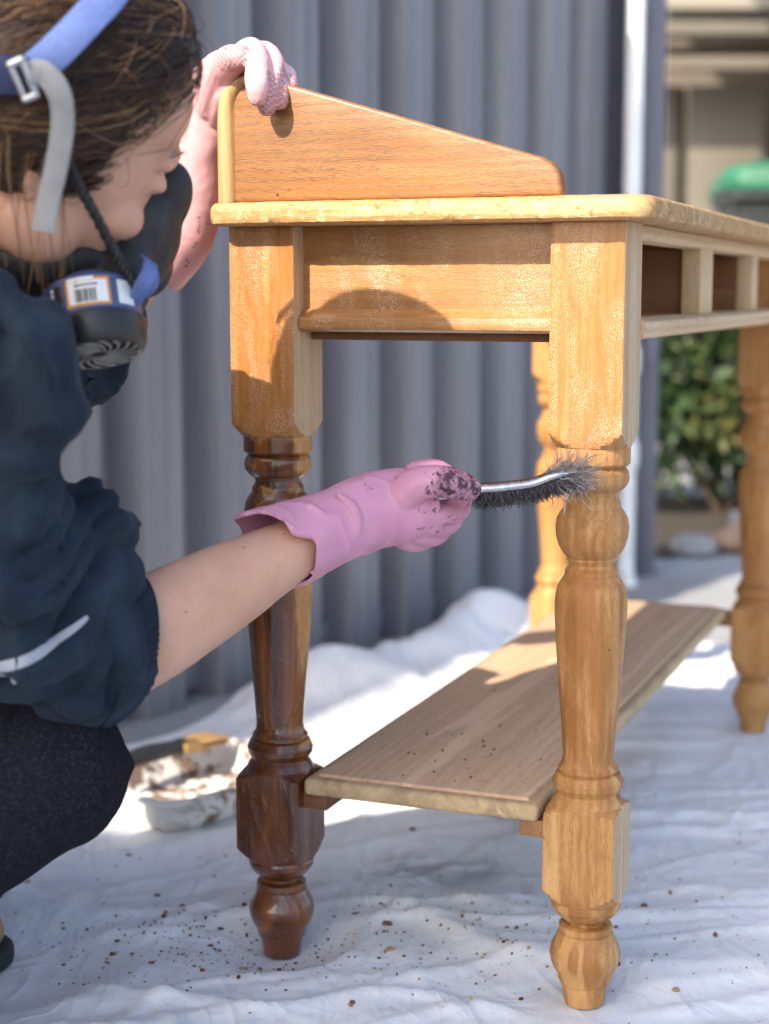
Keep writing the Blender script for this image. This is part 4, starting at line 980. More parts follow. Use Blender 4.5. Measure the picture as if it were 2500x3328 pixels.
# creases at the bend of the visible knee
t.tube([V(*(-0.3114, 1.2450, 0.2677)), V(*(-0.2816, 1.2420, 0.2637)), V(*(-0.2491, 1.2450, 0.2714))], [0.010, 0.012, 0.006], n=9, k=4)
trou = remesh(t, 0.0050, 7)
P = co(trou); Nn = no(trou); P = P + Nn * (0.0060 * (np.clip(1 - np.abs(fbm(P * 8 + 14, 2)), 0, 1) ** 5) + 0.0015 * fbm(P * 24, 2))[:, None]; setco(trou, P)
def m_trou():
    m = NT("charcoal_jersey"); c = m.coord(); a = m.noise(c, 12, 4); f_ = m.noise(c, 480, 2, 0.85); col = m.ramp(f_, (0.35, (0.0055, 0.0055, 0.009)), (0.55, (0.014, 0.0135, 0.019)), (0.72, (0.050, 0.048, 0.056)))
    col = m.mix(m.math('MULTIPLY', a, 0.25), col, (0.030, 0.030, 0.038))
    m.set(Base_Color=col, Roughness=0.95, Normal=m.bump(f_, 0.35, 0.0016)); m.b.inputs['Specular IOR Level'].default_value = 0.05
    return m.mat
tr = link("trousers", trou, m_trou(), person, keep=True); tr["label"] = "charcoal jersey trousers over the bent knee"

# ---- shoes
M_SHOE = flat("tan_shoe", (0.36, 0.20, 0.10), 0.6, var=0.15, scale=30, bump=0.2); M_SOLE = flat("dark_sole", (0.015, 0.022, 0.024), 0.7); M_TEAL = flat("teal_trim", (0.01, 0.09, 0.09), 0.5)
for a_ in (AN_R, AN_L):
    sb = MB(); sb.tube([a_ + V(-0.045, 0, -0.030), a_ + V(0.03, 0, -0.030), a_ + V(0.12, -0.005, -0.044), a_ + V(0.155, -0.006, -0.046)], [(0.040, 0.036), (0.046, 0.042), (0.032, 0.046), (0.026, 0.038)], n=20, ref=(0, 0, 1), k=5)
    sh = link("shoe", remesh(sb, 0.003, 4), M_SHOE, person, keep=True)
    sb = MB(); ol = [(a_[0] + x, a_[1] + y) for x, y in ((-0.085, 0.0), (-0.078, 0.030), (-0.03, 0.040), (0.05, 0.043), (0.12, 0.050), (0.165, 0.042), (0.190, 0.018), (0.194, -0.008), (0.186, -0.030), (0.16, -0.050), (0.12, -0.056), (0.05, -0.046), (-0.03, -0.040), (-0.078, -0.030))]
    sb.prism([tuple(p[:2]) for p in spline(np.array(ol + ol[:1]), 3)[:-1]], 0.004, 0.024, bev=0.005); sb.build("sole", M_SOLE, sh)
    sb = MB(); sb.tube([a_ + V(0.155, 0.030, -0.052), a_ + V(0.176, 0.0, -0.046), a_ + V(0.158, -0.036, -0.052)], 0.0085, n=10, k=4); sb.build("toe_trim", M_TEAL, sh)

# ---- gloves: pink rubber with grip pads
def m_glove(name, c0, c1):
    m = NT(name); c = m.coord(); a = m.noise(c, 22, 4, 0.6)
    col = m.ramp(a, (0.3, c0), (0.7, c1))
    gr = m.attr("grip"); d = m.attr("dirt")
    v = m.mapping(c, rot=(0.4, 0.7, 0.5)); k = 1.0 / 0.0036
    s = m.sep(v)
    def tri(x): return m.math('PINGPONG', m.math('MULTIPLY', x, k), 0.5)
    gx = m.mr(tri(s[0]), 0.30, 0.42); gy = m.mr(tri(s[2]), 0.30, 0.42); lines = m.math('MAXIMUM', gx, gy)
    dn_ = m.noise(c, 120, 5, 0.7, 0.4); dirt = m.math('MULTIPLY', m.mr(m.math('ADD', dn_, m.math('MULTIPLY', d, 0.26)), 0.66, 0.78), m.mr(d, 0.02, 0.25))
    groove = m.math('MULTIPLY', gr, m.math('SUBTRACT', 1.0, lines))
    dirt2 = m.math('MAXIMUM', m.math('MULTIPLY', dirt, 0.93), m.math('MULTIPLY', m.math('MULTIPLY', groove, m.mr(d, 0.1, 0.5)), 0.42))
    sm = m.math('MULTIPLY', m.mr(m.noise(m.mapping(c, scale=(1, 2, 3)), 90, 4, 0.7, 1.0), 0.64, 0.74), 0.35)
    col = m.mix(sm, col, (0.30, 0.14, 0.10)); col = m.mix(dirt2, col, (0.022, 0.010, 0.008))
    m.set(Base_Color=col, Roughness=m.mr(dirt2, 0, 1, 0.46, 0.30), Normal=m.bump(m.math('MULTIPLY', gr, lines), 0.9, 0.0012, m.bump(m.noise(c, 160, 4), 0.10, 0.0015)))
    m.b.inputs['Subsurface Weight'].default_value = 0.10; m.b.inputs['Subsurface Radius'].default_value = (0.006, 0.002, 0.002); m.b.inputs['Subsurface Scale'].default_value = 0.5
    return m.mat
def glove_shell(mb, cs, rad, ref, wall, inner_to, rim):
    """outer skin from the cuff rim to the knuckles and an inner skin, so that the cuff is open"""
    n = 56; Z = spline(np.hstack([np.asarray(cs, float), np.asarray(rad, float)]), 7); C = Z[:, :3]; Rr = Z[:, 3:5]
    T = np.array([nrm(x) for x in np.gradient(C, axis=0)])
    def ring_(i, d, first):
        t = T[i]; a = nrm(np.asarray(ref, float) - np.dot(ref, t) * t); b_ = np.cross(t, a); o = []
        for q in np.linspace(0, 2 * math.pi, n, endpoint=False):
            w = max(0.0, 1 - i / 10.0) ** 2
            p = C[i] + a * (Rr[i][0] - d) * math.cos(q) + b_ * (Rr[i][1] - d) * math.sin(q) + t * rim(q) * w
            o.append(p)
        return o
    outer = [ring_(i, 0, 0) for i in range(len(C))]; inner = [ring_(i, wall, 0) for i in range(inner_to, -1, -1)]
    mb.loft(inner + outer)
# ---------------- right glove, round the brush
g = MB()
cs = [(-0.0945, 1.3750, 0.4604), (-0.0724, 1.3920, 0.4658), (-0.0449, 1.4080, 0.4748), (-0.0168, 1.4220, 0.4851), (0.0077, 1.4320, 0.4887), (0.0304, 1.4380, 0.4896), (0.0469, 1.4400, 0.4902)]
rad = [(0.0375, 0.0375), (0.0370, 0.0365), (0.0335, 0.033), (0.0340, 0.030), (0.0345, 0.028), (0.0315, 0.027), (0.022, 0.022)]
def rim_r(q):       # q=0 is the top of the cuff; it reaches further back there and is folded in on the near side
    return -0.020 * max(0, math.cos(q)) ** 1.0 + 0.016 * max(0, math.sin(q)) + 0.012 * max(0, -math.cos(q)) + 0.003 * math.sin(5 * q)
glove_shell(g, cs, rad, (-0.25, 0.1, 1.0), 0.0032, 16, rim_r)
# folds in the rubber
def fold(mb, pts, r): mb.tube([V(*p) for p in pts], [r * x for x in ([0.35] + [1.0] * (len(pts) - 2) + [0.35])], n=9, k=5)
fold(g, ((-0.0642, 1.3740, 0.4980), (-0.0498, 1.3760, 0.4846), (-0.0472, 1.3780, 0.4643), (-0.0562, 1.3840, 0.4432)), 0.0055)
fold(g, ((-0.0410, 1.3880, 0.5065), (-0.0275, 1.3860, 0.4932), (-0.0244, 1.3870, 0.4730), (-0.0365, 1.3940, 0.4517)), 0.0055)
fold(g, ((-0.0205, 1.3980, 0.4673), (-0.0065, 1.3995, 0.4813), (0.0076, 1.4080, 0.4964), (0.0197, 1.4140, 0.5099)), 0.0048)
fold(g, ((-0.0848, 1.3500, 0.4902), (-0.0742, 1.3520, 0.4782), (-0.0554, 1.3660, 0.4701)), 0.0035)
fold(g, ((-0.0645, 1.3720, 0.4401), (-0.0441, 1.3800, 0.4520), (-0.0165, 1.3960, 0.4615)), 0.0032)
# thumb lying along the handle
g.tube([V(*(0.0149, 1.4180, 0.5012)), V(*(0.0297, 1.4080, 0.5122)), V(*(0.0457, 1.4040, 0.5151)), V(*(0.0618, 1.4060, 0.5124)), V(*(0.0737, 1.4110, 0.5078))], [0.0170, 0.0155, 0.0142, 0.0138, 0.0112], n=18, k=4)
# fingers closed round the handle
g.tube([V(*(0.0285, 1.4520, 0.5162)), V(*(0.0475, 1.4620, 0.5159)), V(*(0.0666, 1.4660, 0.4986)), V(*(0.0660, 1.4520, 0.4844)), V(*(0.0508, 1.4320, 0.4821)), V(*(0.0342, 1.4240, 0.4848))], [0.0125, 0.0125, 0.0118, 0.0112, 0.0108, 0.0098], n=16, k=4)
g.tube([V(*(0.0224, 1.4600, 0.5086)), V(*(0.0458, 1.4740, 0.5048)), V(*(0.0619, 1.4720, 0.4860)), V(*(0.0570, 1.4520, 0.4718)), V(*(0.0406, 1.4320, 0.4726)), V(*(0.0260, 1.4240, 0.4778))], [0.0125, 0.0125, 0.0118, 0.0112, 0.0108, 0.0098], n=16, k=4)
g.tube([V(*(0.0162, 1.4620, 0.4991)), V(*(0.0396, 1.4760, 0.4897)), V(*(0.0526, 1.4700, 0.4727)), V(*(0.0453, 1.4500, 0.4620)), V(*(0.0291, 1.4320, 0.4655)), V(*(0.0167, 1.4260, 0.4722))], [0.0122, 0.0122, 0.0115, 0.0110, 0.0104, 0.0095], n=16, k=4)
g.tube([V(*(0.0099, 1.4580, 0.4887)), V(*(0.0311, 1.4700, 0.4735)), V(*(0.0381, 1.4620, 0.4611)), V(*(0.0286, 1.4460, 0.4559)), V(*(0.0151, 1.4320, 0.4614)), V(*(0.0056, 1.4260, 0.4693))], [0.0112, 0.0112, 0.0106, 0.0100, 0.0095, 0.0088], n=16, k=4)
gm = remesh(g, 0.0015, 3); P = co(gm); Nn = no(gm)
wr = np.clip(1 - np.abs(fbm(P * V(30, 30, 16) + 3, 2)), 0, 1) ** 6; P = P + Nn * ((0.0016 * (wr - 0.3) + 0.0008 * fbm(P * 40, 2)) * sstep(-P[:, 0], -0.05, 0.03))[:, None]; setco(gm, P)
dth = seg_dist(P, [(0.0575, 1.4000, 0.5131), (0.0757, 1.4020, 0.5081)]); dfi = seg_dist(P, [(0.0402, 1.4200, 0.4846), (0.0659, 1.4500, 0.4910)])
attr(gm, "grip", 1 - sstep(dth, 0.015, 0.019))
attr(gm, "dirt", np.clip(0.85 * (1 - sstep(seg_dist(P, [(0.0513, 1.3950, 0.5141), (0.0773, 1.4020, 0.5072)]), 0.010, 0.026)) + 0.45 * (1 - sstep(dfi, 0.010, 0.035)) + 0.30 * (1 - sstep(seg_dist(P, [(-0.0185, 1.4000, 0.5155), (0.0197, 1.4100, 0.5184)]), 0.006, 0.022)), 0, 1))
gl = link("glove", gm, m_glove("pink_rubber_shaded", (0.54, 0.235, 0.355), (0.63, 0.31, 0.43)), person, keep=True); gl["label"] = "pink rubber glove gripping the wire brush"  # darker copy of the glove pink, for the hand in shade

# ---------------- left glove, over the top corner of the gallery
g = MB()
cs = [(-0.2340, 1.6900, 0.7063), (-0.2099, 1.6800, 0.7364), (-0.1891, 1.6680, 0.7750), (-0.1820, 1.6600, 0.8154), (-0.1719, 1.6480, 0.8547), (-0.1529, 1.6300, 0.8836), (-0.1391, 1.6180, 0.8908)]
rad = [(0.036, 0.030), (0.037, 0.031), (0.029, 0.027), (0.028, 0.030), (0.032, 0.028), (0.030, 0.026), (0.018, 0.018)]
glove_shell(g, cs, rad, (0.8, 0.0, -0.5), 0.003, 12, lambda q: 0.006 * math.sin(2 * q) + 0.003 * math.sin(5 * q))
def fing(pts, r): g.tube([V(*p) for p in pts], r, n=16, k=4)
fing(((-0.1451, 1.6100, 0.8897), (-0.1288, 1.5920, 0.9053), (-0.1182, 1.5550, 0.8917), (-0.1166, 1.5320, 0.8692), (-0.1164, 1.5330, 0.8560)), [0.0130, 0.0126, 0.0118, 0.0114, 0.0098])
fing(((-0.1397, 1.6250, 0.8917), (-0.1180, 1.6060, 0.9039), (-0.1047, 1.5720, 0.8906), (-0.1058, 1.5470, 0.8639), (-0.1088, 1.5450, 0.8483)), [0.0125, 0.0120, 0.0112, 0.0106, 0.0092])
fing(((-0.1362, 1.6360, 0.8866), (-0.1121, 1.6160, 0.8940), (-0.0988, 1.5880, 0.8834), (-0.0971, 1.5580, 0.8640), (-0.0968, 1.5520, 0.8532)), [0.0118, 0.0112, 0.0104, 0.0098, 0.0084])
fing(((-0.1325, 1.6450, 0.8819), (-0.1075, 1.6260, 0.8892), (-0.0939, 1.6000, 0.8841), (-0.0899, 1.5760, 0.8734), (-0.0886, 1.5680, 0.8690)), [0.0105, 0.0100, 0.0092, 0.0086, 0.0078])
fing(((-0.1662, 1.6250, 0.8588), (-0.1551, 1.5880, 0.8804), (-0.1440, 1.5650, 0.8914), (-0.1337, 1.5560, 0.8935)), [0.0185, 0.0165, 0.0150, 0.0125])
fing(((-0.1628, 1.6250, 0.8478), (-0.1520, 1.5900, 0.8635), (-0.1456, 1.5750, 0.8741)), [0.012, 0.010, 0.006])
gm = remesh(g, 0.0016, 3); P = co(gm); Nn = no(gm)
P = P + Nn * (0.0009 * fbm(P * 36 + 9, 3))[:, None]; setco(gm, P)
tips = np.minimum.reduce([seg_dist(P, [(-0.1134, 1.5400, 0.8681), (-0.1148, 1.5400, 0.8539)]), seg_dist(P, [(-0.1049, 1.5450, 0.8624), (-0.1084, 1.5450, 0.8462)]), seg_dist(P, [(-0.0975, 1.5500, 0.8651), (-0.0976, 1.5500, 0.8517)]), seg_dist(P, [(-0.0920, 1.5600, 0.8748), (-0.0900, 1.5550, 0.8666)]), seg_dist(P, [(-0.1439, 1.5500, 0.8927), (-0.1318, 1.5450, 0.8945)])])
attr(gm, "grip", 1 - sstep(tips, 0.0125, 0.0155))
attr(gm, "dirt", np.clip(0.42 * (1 - sstep(tips, 0.010, 0.024)) + 0.40 * (1 - sstep(seg_dist(P, [(-0.2046, 1.6600, 0.7104), (-0.1852, 1.6500, 0.7467)]), 0.004, 0.020)), 0, 1))
gl = link("glove", gm, m_glove("pink_rubber_sunlit", (0.68, 0.34, 0.36), (0.76, 0.44, 0.44)), person, keep=True); gl["label"] = "pink rubber glove hooked over the corner of the gallery"  # glove pink lightened in the base colour to carry the direct sun

# ---- respirator
M_RUB = flat("black_rubber", (0.012, 0.012, 0.013), 0.55, var=0.2, scale=30, bump=0.1); M_BLK = flat("black_plastic", (0.014, 0.014, 0.016), 0.35, var=0.2)
M_BLUE = flat("blue_plastic", (0.06, 0.085, 0.20), 0.4, var=0.1); M_BAND = flat("blue_elastic", (0.10, 0.15, 0.36), 0.85, var=0.12, scale=60, bump=0.25)
M_GREY = flat("grey_elastic", (0.25, 0.25, 0.255), 0.85, var=0.08, scale=80, bump=0.3); M_STEEL = flat("buckle_steel", (0.5, 0.5, 0.5), 0.35, metal=0.9)
r = MB()
r.ell(hd(0, 0.086, -0.050), (0.049, 0.050, 0.058), HR); r.ell(hd(0, 0.104, -0.012), (0.024, 0.026, 0.036), HR); r.ell(hd(0, 0.070, -0.092), (0.048, 0.048, 0.028), HR)
r.ell(hd(0, 0.120, -0.068), (0.026, 0.022, 0.026), HR)
for s in (-1, 1): r.tube([hd(s * 0.030, 0.085, -0.055), hd(s * 0.062, 0.085, -0.075), hd(s * 0.070, 0.078, -0.095)], [0.026, 0.022, 0.020], n=16, k=3)
r.tube([hd(0.045, 0.055, -0.072), hd(0.052, 0.020, -0.085), hd(0.050, -0.010, -0.090)], [(0.024, 0.012), (0.020, 0.009), (0.014, 0.006)], n=12, k=3, ref=HR[:, 2])
resp = link("respirator", remesh(r, 0.0028, 5), M_RUB, person, keep=True); resp["label"] = "black half-mask respirator with a round side filter"
FC = V(*(-0.2213, 1.2550, 0.6521)); FAx = nrm(V(0.17, -0.34, -0.93)); FU_ = nrm(np.cross(FAx, [0, 1, 0])); FV_ = np.cross(FAx, FU_)
def fring(rr, t, n=64, off=0): return [FC + FAx * t + FU_ * rr * math.cos(q) + FV_ * rr * math.sin(q) for q in np.linspace(0, 2 * math.pi, n, endpoint=False)]
def filt(center_shift=None, mirror=False):
    m_ = MB()
    m_.mi = 0; m_.loft([fring(0.020, -0.038), fring(0.024, -0.034), fring(0.034, -0.030), fring(0.0365, -0.028), fring(0.0368, 0.000)], cap=True)
    m_.mi = 1; m_.loft([fring(0.0372, -0.001), fring(0.0395, 0.001), fring(0.0395, 0.005), fring(0.0385, 0.008), fring(0.0375, 0.018), fring(0.034, 0.023), fring(0.030, 0.0235), fring(0.030, 0.0215), fring(0.006, 0.0215)], cap=True)
    for k in range(16):
        q0 = 2 * math.pi * k / 16; pts = []
        for i in range(8):
            rr = 0.007 + 0.023 * i / 7; q = q0 + 0.95 * i / 7
            pts.append(FC + FAx * (0.0232) + (FU_ * math.cos(q) + FV_ * math.sin(q)) * rr)
        m_.mi = 2; m_.tube(pts, 0.0012, n=5)
    m_.mi = 1; m_.loft([fring(0.007, 0.020, 20), fring(0.007, 0.0245, 20), fring(0.004, 0.0255, 20)])
    return m_
filt().build("filter", [M_BLUE, M_BLK, flat("vane_grey", (0.22, 0.21, 0.20), 0.4)], resp)
# printed label on the filter's band: white panel with an orange border and a bar code, black square, blank sticker
lb = MB(); RB = 0.0368
def patch(q0, q1, t0, t1, dr, mi):
    n = 10; i_ = [FC + FAx * t_ + (FU_ * math.cos(q) + FV_ * math.sin(q)) * (RB + dr) for t_ in (t0, t1) for q in np.linspace(q0, q1, n)]
    i_ += [p - (FU_ * math.cos(q) + FV_ * math.sin(q)) * 0.0006 for p, q in zip(i_, list(np.linspace(q0, q1, n)) * 2)]
    fs = []
    for a in range(n - 1): fs += [(a, a + 1, n + a + 1, n + a), (2 * n + a, 3 * n + a, 3 * n + a + 1, 2 * n + a + 1), (a, 2 * n + a, 2 * n + a + 1, a + 1), (n + a, n + a + 1, 3 * n + a + 1, 3 * n + a)]
    fs += [(0, n, 3 * n, 2 * n), (n - 1, 3 * n - 1, 4 * n - 1, 2 * n - 1)]
    lb.mi = mi; lb.add(i_, fs)
# direction on the band that faces the camera side
cam_dir = nrm(V(0.206, -1.25, 0.03)); qc = math.atan2(np.dot(cam_dir, FV_), np.dot(cam_dir, FU_))
ex = 1 if np.dot(FU_ * -math.sin(qc) + FV_ * math.cos(qc), [1, 0, 0]) > 0 else -1     # increasing angle goes to the right
def pq(a0, a1, t0, t1, dr, mi): patch(qc + ex * a0, qc + ex * a1, t0, t1, dr, mi)
pq(-0.50, 0.42, -0.0255, -0.0035, 0.0003, 1); pq(-0.44, 0.36, -0.0230, -0.0055, 0.0006, 0)
pq(-0.44, 0.10, -0.0260, -0.0236, 0.0007, 0)
xs = -0.30
for k, wbar in enumerate((0.022, 0.010, 0.030, 0.012, 0.018, 0.010, 0.034, 0.014, 0.010, 0.026, 0.012, 0.020, 0.010)):
    pq(xs, xs + wbar, -0.0165, -0.0065, 0.0009, 2); xs += wbar + (0.014, 0.022, 0.012)[k % 3]
for k in range(8): pq(-0.30 + k * 0.06, -0.26 + k * 0.06, -0.0205, -0.0188, 0.0009, 2)
pq(0.60, 1.00, -0.0235, -0.0045, 0.0005, 0); pq(-0.78, -0.62, -0.0235, -0.0045, 0.0004, 2)
for k in range(5): pq(-0.90, -0.83, -0.0230 + 0.0040 * k, -0.0205 + 0.0040 * k, 0.0005, 0)
lb.build("filter_label", [flat("label_white", (0.72, 0.73, 0.74), 0.5, var=0.04), flat("label_orange", (0.62, 0.26, 0.04), 0.5), flat("label_black", (0.012, 0.012, 0.012), 0.5)], resp, smooth=False)
# the filter on the far cheek
ob = MB(); c2 = hd(-0.085, 0.075, -0.10); a2 = nrm(HR @ np.array([-0.75, 0.1, -0.65])); u2 = nrm(np.cross(a2, [0, 1, 0])); v2 = np.cross(a2, u2)
ob.loft([[c2 + a2 * t_ + (u2 * math.cos(q) + v2 * math.sin(q)) * rr for q in np.linspace(0, 2 * math.pi, 40, endpoint=False)] for t_, rr in ((-0.03, 0.022), (-0.024, 0.036), (0, 0.037), (0.002, 0.0395), (0.018, 0.0375), (0.022, 0.033))]); ob.build("filter", M_BLK, resp)

def ribbon(name, pts, width, mat, parent, centre=None, thick=0.0016, k=5, nrm_dir=None):
    Pp = spline(pts, k); T = np.array([nrm(x) for x in np.gradient(Pp, axis=0)]); rings = []
    for p, t_ in zip(Pp, T):
        n_ = nrm(p - centre) if centre is not None else nrm(np.asarray(nrm_dir, float)); sd = nrm(np.cross(t_, n_)); n_ = np.cross(sd, t_)
        a = sd * width / 2; bb = n_ * thick / 2
        rings.append([p - a - bb, p - a * 0.96 - bb * 1.3, p + a * 0.96 - bb * 1.3, p + a - bb, p + a + bb, p + a * 0.96 + bb * 1.3, p - a * 0.96 + bb * 1.3, p - a + bb])
    m_ = MB(); m_.loft(rings); return m_.build(name, mat, parent, keep=False)
HCC = HC + HR @ EC
ribbon("head_strap", [hd(-0.101, -0.035, 0.045), hd(-0.086, -0.030, 0.105), hd(-0.045, -0.022, 0.150), hd(0.005, -0.015, 0.1645), (-0.1856, 1.1740, 0.8919), (-0.2039, 1.1555, 0.8640), (-0.2251, 1.1472, 0.8405), (-0.2444, 1.1461, 0.8240)], 0.0235, M_BAND, resp, HCC)
ribbon("head_strap", [(-0.2436, 1.1452, 0.8239), (-0.2565, 1.1438, 0.8247), (-0.2756, 1.1443, 0.8254), (-0.2992, 1.1497, 0.8245), hd(0.03, -0.137, 0.06), hd(-0.04, -0.130, 0.055), hd(-0.085, -0.085, 0.05)], 0.026, flat("navy_elastic", (0.02, 0.028, 0.085), 0.85, var=0.1), resp, HCC)
ribbon("hanging_strap", [(-0.2421, 1.1389, 0.8253), (-0.2320, 1.1400, 0.8254), (-0.2210, 1.1350, 0.8119), (-0.2200, 1.1400, 0.7909), (-0.2261, 1.1450, 0.7633), (-0.2325, 1.1480, 0.7416), (-0.2369, 1.1480, 0.7194)], 0.0165, M_GREY, resp, nrm_dir=(-0.15, -1.0, 0.12))
bk = MB()
for o_ in (0, 1):
    p0 = V(*(-0.2458, 1.1366, 0.8341)); p1 = V(*(-0.2385, 1.1436, 0.8114))
    if o_: p0 = V(*(-0.2540, 1.1365, 0.8305)); p1 = V(*(-0.2459, 1.1437, 0.8083))
    bk.tube([p0, (p0 + p1) / 2, p1], 0.0028, n=10, k=2)
p0 = V(*(-0.2456, 1.1356, 0.8340)); p1 = V(*(-0.2538, 1.1355, 0.8303)); bk.tube([p0, p1], 0.0028, n=10)
p0 = V(*(-0.2383, 1.1426, 0.8113)); p1 = V(*(-0.2457, 1.1427, 0.8082)); bk.tube([p0, p1], 0.0028, n=10)
bk.build("buckle", M_STEEL, resp)
# twisted black cord from behind the ear to the front of the mask
cp_ = spline([(-0.2275, 1.1831, 0.7759), (-0.2234, 1.2082, 0.7565), (-0.2132, 1.2180, 0.7347), (-0.2031, 1.2360, 0.7090), (-0.1945, 1.2450, 0.6919), (-0.1881, 1.2500, 0.6808)], 14)
T = np.array([nrm(x) for x in np.gradient(cp_, axis=0)]); cd = MB()
for ph in (0, 2.094, 4.189):
    pts = []
    for i, (p, t_) in enumerate(zip(cp_, T)):
        a = nrm(np.cross(t_, [0, 1, 0])); bb = np.cross(t_, a); q = i * 0.55 + ph; pts.append(p + (a * math.cos(q) + bb * math.sin(q)) * 0.0021)
    cd.tube(pts, 0.0023, n=7)
cd.build("cord", M_RUB, resp)
ribbon("strap_clip", [(-0.1898, 1.2500, 0.6693), (-0.1832, 1.2400, 0.6808), (-0.1771, 1.2380, 0.6911), (-0.1770, 1.2480, 0.6989), (-0.1817, 1.2620, 0.7026)], 0.012, M_BAND, resp, nrm_dir=(0.5, -0.8, 0.1))
ribbon("strap_clip", [(-0.1766, 1.2550, 0.6973), (-0.1744, 1.2480, 0.6892), (-0.1770, 1.2460, 0.6808), (-0.1841, 1.2500, 0.6746)], 0.010, M_BAND, resp, nrm_dir=(0.8, -0.6, 0.0))

# ================================================================== WIRE BRUSH in the hand
brush = empty("wire_brush", (0.0728, 1.4240, 0.5037)); BL = V(*brush.location)
tag(brush, "steel wire brush held against the near front leg", "brush")
hp = [(0.0241, 1.4320, 0.4920), (0.0525, 1.4260, 0.5002), (0.0768, 1.4220, 0.5056), (0.1052, 1.4220, 0.5081), (0.1296, 1.4230, 0.5112), (0.1480, 1.4240, 0.5177), (0.1656, 1.4260, 0.5215)]
mb = MB(); mb.tube([V(*p) for p in hp], [(0.0050, 0.0078)] * 4 + [(0.0050, 0.0080), (0.0046, 0.0082), (0.0024, 0.0085)], n=18, k=5, ref=(0, 0, 1))
M_CHROME = NT("worn_chrome"); _c = M_CHROME.coord()
M_CHROME.set(Base_Color=M_CHROME.ramp(M_CHROME.noise(_c, 60, 4), (0.3, (0.42, 0.41, 0.40)), (0.7, (0.62, 0.62, 0.62))), Metallic=1.0, Roughness=M_CHROME.mr(M_CHROME.noise(_c, 120, 4), 0.3, 0.7, 0.18, 0.40), Normal=M_CHROME.bump(M_CHROME.noise(_c, 90, 4), 0.2, 0.001))
mb.build("handle", M_CHROME.mat, brush, keep=True)
# bristles: short packed rows underneath, a splayed tuft at the tip
HPs = spline(hp, 12); HPs = HPs[int(len(HPs) * 0.36):]
bv = []; bf = []; bt = []
def wire(pts, r, tint):
    Pp = np.asarray(pts); K_ = len(Pp); T_ = np.gradient(Pp, axis=0); b0 = len(bv)
    for p, t_ in zip(Pp, T_):
        t_ = nrm(t_); a = nrm(np.cross(t_, [0.3, 0.7, 0.2])); bb = np.cross(t_, a)
        for q in (0, 2.094, 4.189): bv.append(p + r * (a * math.cos(q) + bb * math.sin(q))); bt.append(tint)
    for i in range(K_ - 1):
        for j in range(3): bf.append((b0 + i * 3 + j, b0 + i * 3 + (j + 1) % 3, b0 + (i + 1) * 3 + (j + 1) % 3, b0 + (i + 1) * 3 + j))
for k in range(1500):
    i = RNG.integers(0, len(HPs)); p = HPs[i] + V(RNG.normal(0, 0.002), RNG.uniform(-0.006, 0.006), -0.003)
    f_ = i / len(HPs); L_ = RNG.uniform(0.008, 0.014) * (1.0 + 0.25 * math.sin(i * 0.9)) ; d = nrm(V(RNG.normal(0.18, 0.30), RNG.normal(0, 0.18), -1)); cu = RNG.normal(0, 0.0016, 3)
    wire([p, p + d * L_ * 0.5 + cu, p + d * L_ * 0.85 - cu * 0.5, p + d * L_ + cu * 1.2], 0.00026, RNG.uniform(0, 0.45))
tip = V(*(0.1606, 1.4280, 0.5189))
for k in range(520):
    p = tip + V(RNG.uniform(-0.022, 0.006), RNG.uniform(-0.007, 0.007), RNG.uniform(-0.006, 0.002))
    ang = RNG.normal(0.02, 0.55); d = nrm(V(math.cos(ang), RNG.normal(-0.12, 0.22), math.sin(ang) * 0.9 + 0.05)); L_ = RNG.uniform(0.012, 0.030); cu = RNG.normal(0, 0.0022, (3, 3))
    wire([p, p + d * L_ * 0.35 + cu[0] * 0.4, p + d * L_ * 0.7 + cu[1] * 0.8, p + d * L_ + cu[2]], 0.00024, RNG.uniform(0.45, 1.0))
for k in range(16):     # a few long bent strays
    p = tip + V(RNG.uniform(-0.012, 0.006), RNG.uniform(-0.006, 0.006), 0); sgn = 1 if k % 2 else -1
    d = nrm(V(RNG.normal(0.15, 0.4), -0.15, sgn)); L_ = RNG.uniform(0.022, 0.042); cu = RNG.normal(0, 0.004, (3, 3))
    wire(spline([p, p + d * L_ * 0.35 + cu[0], p + d * L_ * 0.7 + cu[1], p + d * L_ + cu[2]], 3), 0.0003, RNG.uniform(0.7, 1.0))
bm_ = mesh_from(bv, bf); attr(bm_, "tint", bt)
m = NT("steel_bristle"); m.set(Base_Color=m.ramp(m.attr("tint"), (0.0, (0.035, 0.030, 0.032)), (0.5, (0.16, 0.15, 0.16)), (1.0, (0.62, 0.58, 0.56))), Roughness=0.42, Metallic=0.35)
bo = tag(link("bristles", bm_, m.mat, brush, keep=True), kind="stuff")

# ================================================================== TRAY AND BRUSH ON THE CLOTH
M_TRAY = NT("tray_plastic"); _c = M_TRAY.coord(); _s = M_TRAY.sep(_c)
_k = M_TRAY.math('MULTIPLY', M_TRAY.mr(M_TRAY.noise(_c, 26, 5, 0.65, 0.8), 0.45, 0.53), M_TRAY.mr(_s[0], -0.13, -0.04))
M_TRAY.set(Base_Color=M_TRAY.mix(M_TRAY.math('MULTIPLY', _k, 0.9), (0.74, 0.73, 0.70), M_TRAY.ramp(M_TRAY.noise(_c, 70, 4), (0.3, (0.07, 0.03, 0.015)), (0.7, (0.22, 0.11, 0.05)))), Roughness=0.45)
tray = empty("paint_tray", (-0.245, 2.075, float(cloth_z(-0.245, 2.075)[0]) + 0.002), math.radians(44)); tag(tray, "white plastic paint tray smeared with brown residue behind the near back leg", "tray")
mb = MB()
def trect(a, b_, z): return [(x, y, z) for x, y in rrect(a, b_, 0.03, 5)]
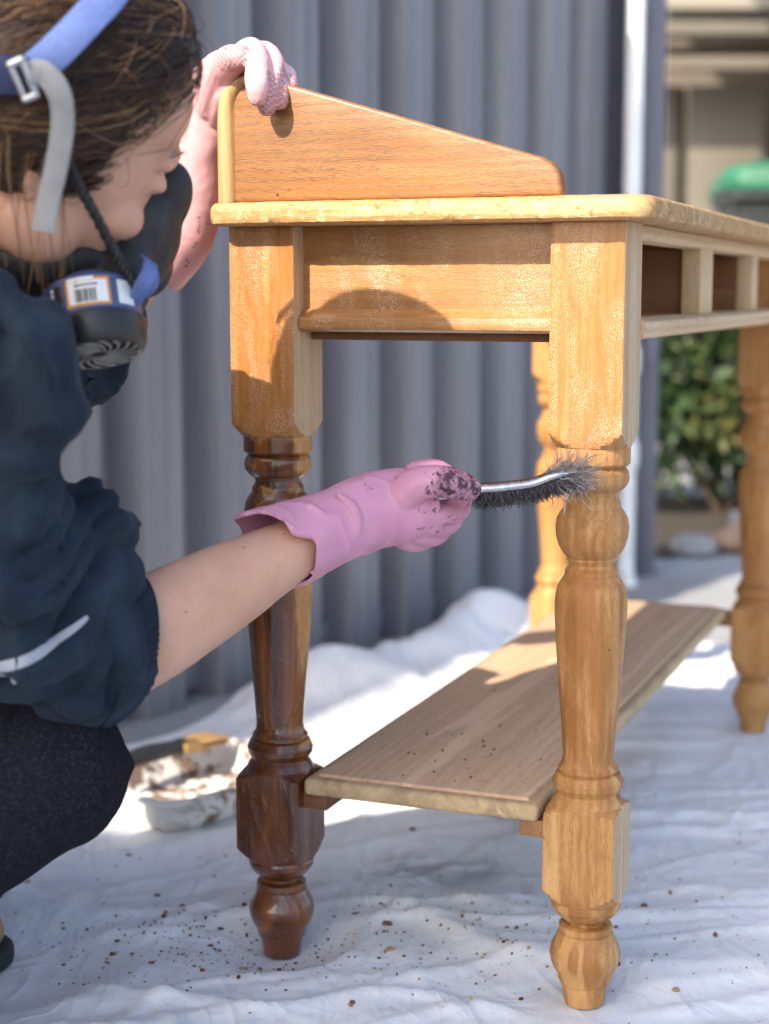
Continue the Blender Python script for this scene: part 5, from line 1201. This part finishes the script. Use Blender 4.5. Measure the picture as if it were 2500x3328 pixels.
mb.loft([trect(0.105, 0.080, 0.0), trect(0.113, 0.088, 0.012), trect(0.120, 0.095, 0.040), trect(0.129, 0.104, 0.042), trect(0.129, 0.104, 0.045), trect(0.117, 0.092, 0.045), trect(0.109, 0.084, 0.014), trect(0.100, 0.075, 0.006)]); mb.build("basin", M_TRAY.mat, tray)
for k in range(5):
    mb = MB(); mb.box((-0.082 + 0.037 * k, -0.066, 0.0055), (-0.070 + 0.037 * k, 0.066, 0.0095), 0.0015); mb.build("rib", M_TRAY.mat, tray)
pbz = tray.location.z + 0.0465
pbr = empty("paint_brush", (-0.300, 2.115, pbz), math.radians(48)); tag(pbr, "paint brush with red and black handle resting on the white tray", "brush")
mb = MB(); mb.tube([(-0.085, 0, 0.009), (-0.070, 0, 0.010), (-0.058, 0, 0.010)], [0.009, 0.011, 0.0105], n=14, k=3); mb.build("handle_end", flat("red_lacquer", (0.42, 0.03, 0.04), 0.3), pbr)
mb = MB(); mb.tube([(-0.057, 0, 0.010), (-0.02, 0, 0.0115), (0.02, 0, 0.0105), (0.035, 0, 0.010)], [0.0105, 0.0125, 0.0105, 0.012], n=14, k=4); mb.build("handle", flat("black_lacquer", (0.02, 0.02, 0.022), 0.4), pbr)
mb = MB(); mb.box((0.032, -0.019, 0.003), (0.060, 0.019, 0.016), 0.003); mb.build("ferrule", flat("brass_ferrule", (0.45, 0.28, 0.10), 0.4, metal=0.7), pbr)
mb = MB()
for k in range(160):
    y = RNG.uniform(-0.018, 0.018); z = RNG.uniform(0.004, 0.015); mb.tube([(0.058, y, z), (0.085, y * 1.1, z), (0.108 + RNG.normal(0, 0.002), y * 1.15, z * 0.8)], [0.0011, 0.0010, 0.0005], n=4, round_ends=False)
mb.build("bristles", flat("tan_bristle", (0.40, 0.24, 0.10), 0.8), pbr)

scene.cycles.max_bounces = 6; scene.cycles.diffuse_bounces = 3; scene.cycles.glossy_bounces = 3; scene.cycles.transmission_bounces = 2
scene.cycles.caustics_reflective = False; scene.cycles.caustics_refractive = False
